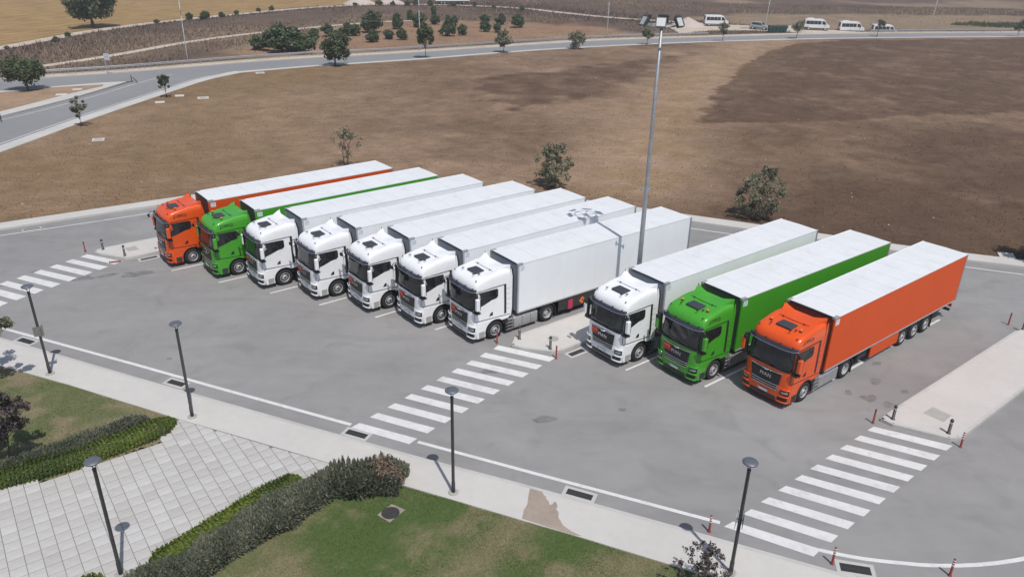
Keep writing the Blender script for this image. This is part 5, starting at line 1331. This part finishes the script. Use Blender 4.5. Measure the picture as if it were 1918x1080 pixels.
# ------------------------------------------------------------------ bollards
def red_post(x, y, label, h=0.76, lying=None, z=0.0):
    root = empty('flexible_post', (x, y, z))
    mb = MB(); mb.lathe([(.075, 0), (.075, .015), (.05, .03), (.042, .05), (.040, h - .02), (.028, h), (0, h)], (0, 0, 0), 2, 12); mb.build('post', M['red_post'], root, True)
    for zz in ((h * .58, h * .72, h * .86) if 'banded' in label else (h * .86,)):
        mb = MB(); mb.lathe([(.0425, zz), (.0425, zz + .05)], (0, 0, 0), 2, 12); mb.build('reflective_band', M['white_band'] if 'banded' in label else M['bollard'], root, True)
    if lying is not None: root.rotation_euler = (radians(86), 0, lying); root.location[2] = .06
    return tag(root, label, 'traffic post', 'red flexible posts')
for (x, y), lb in zip([(-28.69, 47.69), (-0.74, 36.13), (2.35, 34.61), (16.5, 29.32), (19.58, 27.62), (7.43, 22.06), (11.4, 20.57), (15.3, 20.13), (28.6, 39.6)],
                      ['red post at the far end of the left zebra crossing', 'red post in front of the white truck with the diamond placard', 'red post at the right corner of the mast island', 'red post at the left corner of the right hand island',
                       'red and white banded post at the right corner of the right hand island', 'red and white banded post at the near left end of the right zebra crossing', 'red and white banded post beside the drain grate at the bottom right', 'red and white banded post at the bottom edge, furthest right', 'red post at the right edge behind the right hand island']):
    red_post(x, y, lb)
red_post(-26.2, 45.92, 'red post lying knocked over on the left zebra crossing', .72, lying=radians(100))
def bollard(x, y, label, h=.74):
    root = empty('bollard', (x, y, .15))
    mb = MB(); mb.lathe([(.10, 0), (.10, .015), (.065, .02), (.065, h * .70), (0, h * .70)], (0, 0, 0), 2, 14); mb.build('post', M['bollard'], root, True)
    mb = MB(); mb.lathe([(.052, h * .70), (.052, h * .82), (0, h * .82)], (0, 0, 0), 2, 14); mb.build('light_band', M['flood'], root)
    mb = MB(); mb.lathe([(.075, h * .82), (.08, h * .86), (.072, h * .94), (.04, h), (0, h)], (0, 0, 0), 2, 14); mb.build('cap', M['bollard'], root, True)
    return tag(root, label, 'bollard', 'black bollard lights on the islands')
for (x, y), lb in zip([(-27.55, 47.85), (-25.62, 46.85), (0.45, 36.4), (2.07, 35.38), (17.43, 29.46), (19.44, 28.43), (28.9, 38.75)],
                      ['left one of the two black bollards on the far left island', 'right one of the two black bollards on the far left island', 'black bollard on the mast island beside the white truck\'s steps', 'black bollard standing on the mast island in front of a round cover', 'left black bollard at the near end of the right hand island', 'right black bollard at the near end of the right hand island', 'black bollard at the far end of the right hand island, on the picture edge']):
    bollard(x, y, lb, .8 if x > -1 and x < 1 else .74)

# ------------------------------------------------------------------ drains, manholes, covers
def drain(cx, cy, ang, L, W, label, fr=.14, sides=(1, 1, 1, 1)):
    root = empty('drain_grate', (cx, cy, 0), ang)
    mb = MB()
    for s, (x0, x1, y0, y1) in zip(sides, ((-L / 2 - fr, L / 2 + fr, W / 2, W / 2 + fr), (-L / 2 - fr, L / 2 + fr, -W / 2 - fr, -W / 2), (-L / 2 - fr, -L / 2, -W / 2 - .001, W / 2 + .001), (L / 2, L / 2 + fr, -W / 2 - .001, W / 2 + .001))):
        if s: mb.box(x0, x1, y0, y1, -.05, .012)
    mb.build('concrete_frame', M['kerb'], root)
    mb = MB(); mb.box(-L / 2, L / 2, -W / 2, W / 2, -.06, .0025); mb.build('pit', M['pit'], root)
    mb = MB(); n = int(L / .042)
    for k in range(n): x = -L / 2 + (k + .5) * L / n; mb.box(x - .009, x + .009, -W / 2, W / 2, .003, .010)
    for y in (-W / 2 + .012, 0, W / 2 - .012): mb.box(-L / 2, L / 2, y - .012, y + .012, .003, .011)
    mb.build('grate_bars', M['grate'], root)
    return tag(root, label, 'drain', 'drain grates along the kerbs')
KA = -0.385
drain(2.80, 23.98, KA, 1.04, .34, 'drain grate in a concrete frame near the mud stain on the pavement')
drain(-6.62, 27.67, KA, 1.0, .34, 'drain grate at the near left end of the middle zebra crossing')
drain(-16.0, 31.5, KA, .95, .34, 'drain grate by the kerb behind the lamp post at the path corner')
drain(-25.45, 35.32, KA, 1.0, .36, 'drain grate by the kerb beside the lamp post with sign plates')
drain(12.13, 20.34, -.20, 1.02, .40, 'drain grate with a wide concrete frame at the bottom right, beside a red post')
drain(3.47, 35.30, .67, 1.0, .32, 'drain grate between the mast island and the lone white truck')
drain(-24.05, 46.85, .70, 1.04, .30, 'drain grate between the left island and the far orange truck')
drain(-34.7, 51.86, .60, 1.03, .2, 'drain grate at the far kerb near the left edge', .1)
def manhole(x, y, z, r, label, slab=None):
    root = empty('manhole_cover', (x, y, z))
    if slab: mb = MB(); mb.prism(slab, 2, -.05, .01); mb.build('concrete_surround', M['mud'], root)
    mb = MB(); mb.lathe([(r, -.03), (r, .016), (r * .88, .017), (r * .86, .012), (0, .012)], (0, 0, 0), 2, 28); mb.build('ring', M['iron'], root)
    mb = MB()
    for k in range(-3, 4):
        for j in range(-3, 4):
            if hypot(k, j) * .22 * r < r * .72: mb.box(k * .22 * r - .025, k * .22 * r + .025, j * .22 * r - .025, j * .22 * r + .025, .011, .018)
    mb.build('tread_pattern', M['iron'], root)
    return tag(root, label, 'manhole cover')
manhole(-4.37, 22.6, .09, .34, 'round rusty manhole cover in a square slab on the right lawn', [(-.47, -.12), (.05, -.5), (.52, .2), (-.03, .5)])
o = manhole(2.28, 36.5, .15, .30, 'round grey cover set into the mast island behind the bollard')
for ch_ in o.children: ch_.data.materials[0] = M['slab']
def cover(x, y, s, label, ring=True, ang=.4):
    root = empty('concrete_cover', (x, y, .08), ang)
    mb = MB(); t = .16 * s if ring else s / 2
    for x0, x1, y0, y1 in ((-s / 2, s / 2, -s / 2, -s / 2 + t), (-s / 2, s / 2, s / 2 - t, s / 2), (-s / 2, -s / 2 + t, -s / 2 + t, s / 2 - t), (s / 2 - t, s / 2, -s / 2 + t, s / 2 - t)):
        if x1 - x0 > .01 and y1 - y0 > .01: mb.box(x0, x1, y0, y1, 0, .07)
    mb.build('frame', M['pale_slab'], root)
    if ring: mb = MB(); mb.box(-s / 2 + t, s / 2 - t, -s / 2 + t, s / 2 - t, 0, .045); mb.build('lid', M['slab'], root)
    return tag(root, label, 'cover', 'pale concrete covers in the grass')
cover(-40.5, 100.4, 1.35, 'square concrete ring cover on the field, right of the bend sapling'); cover(-42.7, 77.6, 1.15, 'square concrete ring cover on the field nearest to the left edge')
cover(-44.7, 97.1, 1.1, 'flat pale cover on the field in front of the bend sapling', False); cover(-44.0, 101.5, 1.1, 'flat pale cover on the field behind the bend sapling', False)
cover(-58.97, 100.6, 1.3, 'pale cover on the wedge of grass, nearer one', False); cover(-58.9, 104.4, 1.1, 'pale cover on the wedge of grass, farther one', False)
cover(-39.4, 120.8, 1.3, 'pale ring cover at the upper left edge of the field beside the road'); cover(34.6, 50.25, 1.0, 'flat pale slab at the right edge beside the tree shadow', False, -.35)
# scattered stones and litter in the field
r_ = np.random.default_rng(91)
st_ = MB()
for k in range(90):
    x, y = r_.uniform(-45, 60), 52 + 80 * r_.random() ** 1.6
    if not inpoly(np.array([x]), np.array([y]), field_poly)[0] or pdist(np.array([x]), np.array([y]), far_in)[0] < 1.8: continue
    s = r_.uniform(.04, .11); a = r_.random() * 3
    st_.add([(x + s * cos(a + t) * (1 + .3 * r_.random()), y + s * sin(a + t), .05) for t in (0, 1.57, 3.14, 4.71)] + [(x, y, .07 + s * .6)], [(0, 1, 4), (1, 2, 4), (2, 3, 4), (3, 0, 4)])
tag(st_.build('loose_stones', M['pale_slab']), 'small pale stones scattered over the dry field', 'stones', kind='stuff')

# ------------------------------------------------------------------ guard rail
def guard_rail(pts, label):
    P = resample(smoothline(pts, 2), 2.7); root = empty('guard_rail', (P[0][0], P[0][1], 0)); P0 = P[0]
    pr = [(0, .48), (.05, .53), (.05, .58), (.0, .62), (.0, .66), (.05, .70), (.05, .75), (0, .80), (-.012, .80), (-.012, .48)]
    V = []; m_ = len(pr)
    for i, p in enumerate(P):
        t = P[min(i + 1, len(P) - 1)] - P[max(i - 1, 0)]; t /= np.linalg.norm(t); nn = np.array([t[1], -t[0]])
        V += [(p[0] - P0[0] + nn[0] * (a + .06), p[1] - P0[1] + nn[1] * (a + .06), z) for a, z in pr]
    Fc = [(i * m_ + j, (i + 1) * m_ + j, (i + 1) * m_ + (j + 1) % m_, i * m_ + (j + 1) % m_) for i in range(len(P) - 1) for j in range(m_)]
    mesh_obj('rail', V, Fc, M['galv'], root)
    me = None
    for p in P:
        if me is None: mb = MB(); mb.box(-.05, .05, -.05, .05, -.1, .74); o = mb.build('post', M['galv'], root); me = o.data
        else: o = bpy.data.objects.new('post', me); COL.objects.link(o); o.parent = root
        o.location = (p[0] - P0[0], p[1] - P0[1], 0)
    return tag(root, label, 'guard rail')
rl = [tuple(p) for p in offset(smoothline(main_upper, 1), 2.0)]
guard_rail([p for p in rl if -110 < p[0] < 52], 'long steel guard rail along the far side of the main road')
guard_rail([(p[0], p[1]) for p in offset(smoothline(main_upper, 1), 0.9) if 77 < p[0] < 200], 'steel guard rail at the upper right in front of the white minibuses')

# ------------------------------------------------------------------ street light poles and the road sign
def light_pole(x, y, label, H=10.5, lean=0.0):
    root = empty('street_light', (x, y, 0)); mb = MB(); mb.lathe([(.11, 0), (.10, .3), (.055, H), (0, H)], (0, 0, 0), 2, 8); mb.build('pole', M['galv_light'], root, True)
    mb = MB(); mb.tube([(0, 0, H - .1), (.5, -.7, H + .1), (.8, -1.2, H + .12)], .035, 6); mb.build('arm', M['galv_light'], root)
    mb = MB(); mb.box(.6, 1.1, -1.75, -1.15, H + .06, H + .18); mb.build('lamp_head', M['galv'], root)
    mb = MB(); mb.box(-.12, .12, -.14, .08, H * .58, H * .58 + .22); mb.build('junction_box', M['galv_light'], root)
    root.rotation_euler = (0, lean, 0)
    return tag(root, label, 'street light', 'slim street lights along the main road')
light_pole(-55.2, 132.7, 'slim street light left of the planted bank'); light_pole(-18.3, 150.8, 'slim street light in front of the round shrubs'); light_pole(20.4, 182.7, 'slim street light left of the mast head')
light_pole(59.7, 195.4, 'slim street light beside the green waste bins', lean=.05); light_pole(106.1, 208.6, 'slim street light at the upper right', lean=.06)
sg = empty('road_sign', (-61.2, 117.4, 0)); mb = MB(); mb.tube([(0, 0, 0), (0, 0, 3.0)], .06, 8); mb.build('post', M['galv_light'], sg)
mb = MB(); mb.box(-.05, .8, -.09, -.06, 2.05, 3.0); bev(mb.build('panel', M['sign_pale'], sg), .02, 1)
mb = MB(); mb.box(.05, .7, -.1, -.091, 2.55, 2.6); mb.box(.2, .26, -.1, -.091, 2.15, 2.9); mb.box(.5, .56, -.1, -.091, 2.15, 2.9); mb.build('panel_print', M['print'], sg)
tag(sg, 'pale road sign on a post beside the main road at the left', 'sign')

# ------------------------------------------------------------------ distant vehicles
def prof_body(prof, hw, taper, mat, name, parent, z_t):
    """side profile extruded across; edges above z_t lean in by taper"""
    n = len(prof); V = []
    for s in (-1, 1):
        for x, z in prof: V.append((x, s * (hw - (taper * max(0, (z - z_t)) if z > z_t else 0)), z))
    Fc = [tuple(range(n)), tuple(range(n, 2 * n))[::-1]] + [((i + 1) % n, i, i + n, (i + 1) % n + n) for i in range(n)]
    return bev(mesh_obj(name, V, Fc, mat, parent), .07, 3)
def small_wheel(parent, x, s, y, r=.34):
    w_ = empty('wheel', (x, s * y, r)); w_.parent = parent
    mb = MB(); mb.lathe([(.2, 0), (r * .9, -s * .0), (r, -s * .04), (r, -s * .2), (.2, -s * .2)], (0, 0, 0), 1, 20); mb.build('tyre', M['tyre'], w_, True)
    mb = MB(); mb.lathe([(.21, s * .002), (.19, -s * .03), (.06, s * .0), (0, s * .0)], (0, 0, 0), 1, 16); mb.build('rim', M['rim'], w_, True)
def side_quad(parent, name, poly, y, mat, lean=0.0, z_t=0):
    for s in (-1, 1):
        V = [(x, s * (y - lean * max(0, z - z_t)), z) for x, z in poly]; n = len(poly)
        mesh_obj(name, V, [tuple(range(n)) if s < 0 else tuple(range(n))[::-1]], mat, parent)
def minibus(x, y, rz, label, z=0.0, aircon=False):
    root = empty('minibus', (x, y, z), rz)   # front towards +x
    prof = [(-2.95, .45), (-2.98, 1.0), (-2.9, 2.55), (-2.7, 2.68), (1.2, 2.68), (1.7, 2.45), (2.35, 1.55), (2.9, 1.30), (3.02, 1.0), (3.02, .45), (2.6, .35), (-2.8, .35)]
    prof_body(prof, 1.0, .08, M['van'], 'body', root, 1.2)
    yy = 1.006
    for a, b in ((-2.6, -1.75), (-1.70, -.82), (-.77, .1), (.15, .95)): side_quad(root, 'side_window', [(a, 1.45), (b, 1.45), (b, 2.25), (a, 2.25)], yy, M['glass'], .08, 1.2)
    side_quad(root, 'door_window', [(1.15, 1.45), (2.2, 1.45), (1.72, 2.2), (1.15, 2.25)], yy, M['glass'], .08, 1.2)
    mb = MB(); mb.add([(1.74, -.84, 2.43), (1.74, .84, 2.43), (2.375, .93, 1.57), (2.375, -.93, 1.57)], [(0, 3, 2, 1)]); mb.build('windscreen', M['glass'], root); 
    mb = MB(); mb.add([(-2.955, -.8, 1.5), (-2.955, .8, 1.5), (-2.925, .75, 2.4), (-2.925, -.75, 2.4)], [(0, 3, 2, 1)]); mb.build('rear_window', M['glass'], root)
    mb = MB(); mb.box(-3.0, 3.03, -1.02, 1.02, .40, .62); mb.build('lower_trim', M['dark'], root)
    mb = MB(); mb.box(-3.06, -2.98, -1.0, 1.0, .45, .75); mb.build('rear_bumper', M['dark'], root)
    if aircon: mb = MB(); mb.box(-2.4, -.9, -.6, .6, 2.66, 2.86); bev(mb.build('air_conditioner', M['van'], root), .05, 2)
    for s in (-1, 1):
        small_wheel(root, -1.9, s, 1.02); small_wheel(root, 2.0, s, 1.02)
        mb = MB(); mb.box(2.9, 3.04, min(s * .6, s * .92), max(s * .6, s * .92), .95, 1.15); mb.build('headlight', M['lamp_glass'], root)
        mb = MB(); mb.box(1.85, 2.0, min(s * 1.02, s * 1.25), max(s * 1.02, s * 1.25), 1.45, 1.75); mb.build('mirror', M['black'], root)
        mb = MB(); mb.box(-3.0, -2.94, min(s * .82, s * .97), max(s * .82, s * .97), 1.0, 1.45); mb.build('tail_light', M['red_lens'], root)
    return tag(root, label, 'minibus', 'white minibuses beyond the road')
minibus(51.0, 208.4, -.02, 'white minibus furthest left, parked beside the sand pile')
minibus(75.0, 203.2, -.22, 'white minibus with roof unit right beside the green waste bins', aircon=True)
minibus(84.0, 203.8, -.08, 'white minibus behind the guard rail, third from the left', z=-.5, aircon=True)
minibus(93.2, 205.6, -.10, 'white minibus furthest right, half hidden behind the guard rail', z=-1.2)
suv = empty('parked_car', (60.4, 201.9, 0), -.62)
prof_body([(-2.2, .40), (-2.25, .95), (-2.1, 1.1), (-1.85, 1.72), (-1.6, 1.80), (.2, 1.80), (.45, 1.72), (1.05, 1.15), (2.1, 1.0), (2.25, .80), (2.25, .40)], .92, .22, M['suv'], 'body', suv, 1.05)
for a, b in ((-1.75, -.75), (-.7, .1)): side_quad(suv, 'side_window', [(a + (.0 if a > -1.7 else -.05), 1.18), (b, 1.18), (b, 1.68), (a + (.15 if a < -1.7 else 0), 1.68)], .927, M['glass'], .22, 1.05)
side_quad(suv, 'front_window', [(.14, 1.18), (.92, 1.18), (.46, 1.66), (.14, 1.68)], .927, M['glass'], .22, 1.05)
mb = MB(); mb.add([(.48, -.70, 1.70), (.48, .70, 1.70), (1.05, .84, 1.18), (1.05, -.84, 1.18)], [(0, 3, 2, 1)]); mb.build('windscreen', M['glass'], suv)
mb = MB(); mb.box(-2.27, 2.27, -.93, .93, .36, .52); mb.build('lower_trim', M['dark'], suv)
for s in (-1, 1):
    small_wheel(suv, -1.4, s, .93, .36); small_wheel(suv, 1.4, s, .93, .36)
    mb = MB(); mb.box(2.1, 2.27, min(s * .55, s * .85), max(s * .55, s * .85), .78, .94); mb.build('headlight', M['lamp_glass'], suv)
tag(suv, 'silver grey estate car parked left of the green waste bins', 'car')
for k in range(5):
    x = 61.2 + .92 * k; b_o = empty('waste_bin', (x, 195.6 + .17 * k, 0), .18)
    mb = MB(); mb.add([(-.38, -.45, .15), (.38, -.45, .15), (.38, .45, .15), (-.38, .45, .15), (-.43, -.55, 1.45), (.43, -.55, 1.45), (.43, .55, 1.45), (-.43, .55, 1.45)], [(0, 3, 2, 1), (0, 1, 5, 4), (1, 2, 6, 5), (2, 3, 7, 6), (3, 0, 4, 7), (4, 5, 6, 7)]); bev(mb.build('bin_body', M['bin'], b_o), .03, 2)
    mb = MB(); mb.prism([(-.58, 1.45), (.58, 1.45), (.5, 1.62), (0, 1.70), (-.5, 1.60)], 0, -.45, .45); mb.build('lid', M['bin'], b_o)
    tag(b_o, 'dark green waste bin, %s of the five beside the main road' % ['leftmost', 'second from the left', 'middle one', 'second from the right', 'rightmost'][k], 'waste bin', 'green waste bins')
for (x, y, hh), lb in (((66.3, 197.0, 1.5), 'narrow white board right of the waste bins'), ((68.2, 197.3, 1.2), 'low white board second right of the waste bins')):
    bo = empty('white_board', (x, y, 0), .2); mb = MB(); mb.box(-.35, .35, -.04, .04, .25, hh); mb.build('panel', M['board'], bo); mb = MB(); mb.box(-.33, -.27, -.03, .03, 0, .3); mb.box(.27, .33, -.03, .03, 0, .3); mb.build('feet', M['galv'], bo); tag(bo, lb, 'board')
# heaps of sand
def heap(x, y, r, h, label):
    xs = np.linspace(-1, 1, 21); X, Y = np.meshgrid(xs, xs); d = np.hypot(X, Y); Z = np.clip(1 - d, 0, 1) ** .85 * h * (1 + .25 * (fbm(X * 3 + x, Y * 3 + y) - .5)) - .06
    i = np.arange(441).reshape(21, 21); Fc = np.stack([i[:-1, :-1], i[:-1, 1:], i[1:, 1:], i[1:, :-1]], -1).reshape(-1, 4)
    o = mesh_obj('sand_heap', np.stack([X * r, Y * r, Z], -1).reshape(-1, 3), Fc, M['sand'], smooth=True); o.location = (x, y, 0); return tag(o, label, 'sand heap')
heap(43.5, 207.0, 4.6, 2.3, 'pale sand heap beside the leftmost white minibus'); heap(-49.5, 255.5, 5.2, 2.4, 'left pale sand heap at the top of the picture beside the far track'); heap(-40, 257, 5, 2.2, 'right pale sand heap at the top of the picture beside the far track')
wt = empty('white_trailer', (-21, 261, 0), .25); mb = MB(); mb.box(-5.5, 5.5, -1.25, 1.25, 1.0, 3.4); bev(mb.build('box_body', M['van'], wt), .05, 2); mb = MB(); mb.box(-5.3, 5.3, -.9, .9, .6, 1.0); mb.build('chassis', M['dark'], wt)
for x in (-3.6, -2.6, 3.6):
    for s in (-1, 1): small_wheel(wt, x, s, 1.2, .48)
tag(wt, 'white box trailer at the top edge behind the far track', 'trailer')

# dark marker posts beside the branch road
for (x, y, ln), lb in (((-57.2, 85.0, .0), 'dark marker post on the kerb at the left edge'), ((-54.6, 111.0, .0), 'upright dark marker post at the tip between the two roads'), ((-53.6, 110.6, .7), 'bent dark marker post at the tip between the two roads')):
    mp_ = empty('marker_post', (x, y, .1)); mp_.rotation_euler = (0, -ln, 0)
    mb = MB(); mb.lathe([(.09, 0), (.07, .04), (.06, .9), (0, .92)], (0, 0, 0), 2, 8); mb.build('post', M['bollard'], mp_); mb = MB(); mb.lathe([(.063, .65), (.063, .78)], (0, 0, 0), 2, 8); mb.build('reflective_band', M['red_post'], mp_); tag(mp_, lb, 'marker post')
# green reeds at the edge of the tan field
r_ = np.random.default_rng(95); bx = r_.uniform(110, 175, 16000); by = r_.uniform(205, 240, 16000); pl_ = [(119, 223), (128, 231), (146, 233), (168, 240), (172, 229), (150, 222.5), (132, 220)]
k_ = sdf(bx, by, pl_) + (fbm(bx * .3, by * .3) - .5) * 5 > 0; bx, by = bx[k_], by[k_]
tufts('green_reeds', bx, by, -.1, r_.uniform(.4, 1.0, len(bx)), r_.uniform(.15, .4, len(bx)), r_.uniform(.2, .7, len(bx)), M['leaf_green'], 96, 'patch of dark green reeds in the tan field at the upper right', 'reeds', 1, .6)

# thin summer haze lying over the whole place
hz = MB(); hz.box(-7000, 7000, -3000, 8000, -3.0, 22.5)
hm = bpy.data.materials.new('thin_haze'); hm.use_nodes = True; nt = hm.node_tree; nt.nodes.remove(nt.nodes['Principled BSDF'])
pv = nt.nodes.new('ShaderNodeVolumePrincipled'); pv.inputs['Color'].default_value = (0.93, 0.92, 0.95, 1); pv.inputs['Density'].default_value = 0.00055; pv.inputs['Anisotropy'].default_value = 0.2
nt.links.new(pv.outputs['Volume'], nt.nodes['Material Output'].inputs['Volume'])
tag(hz.build('haze', hm), kind='stuff')
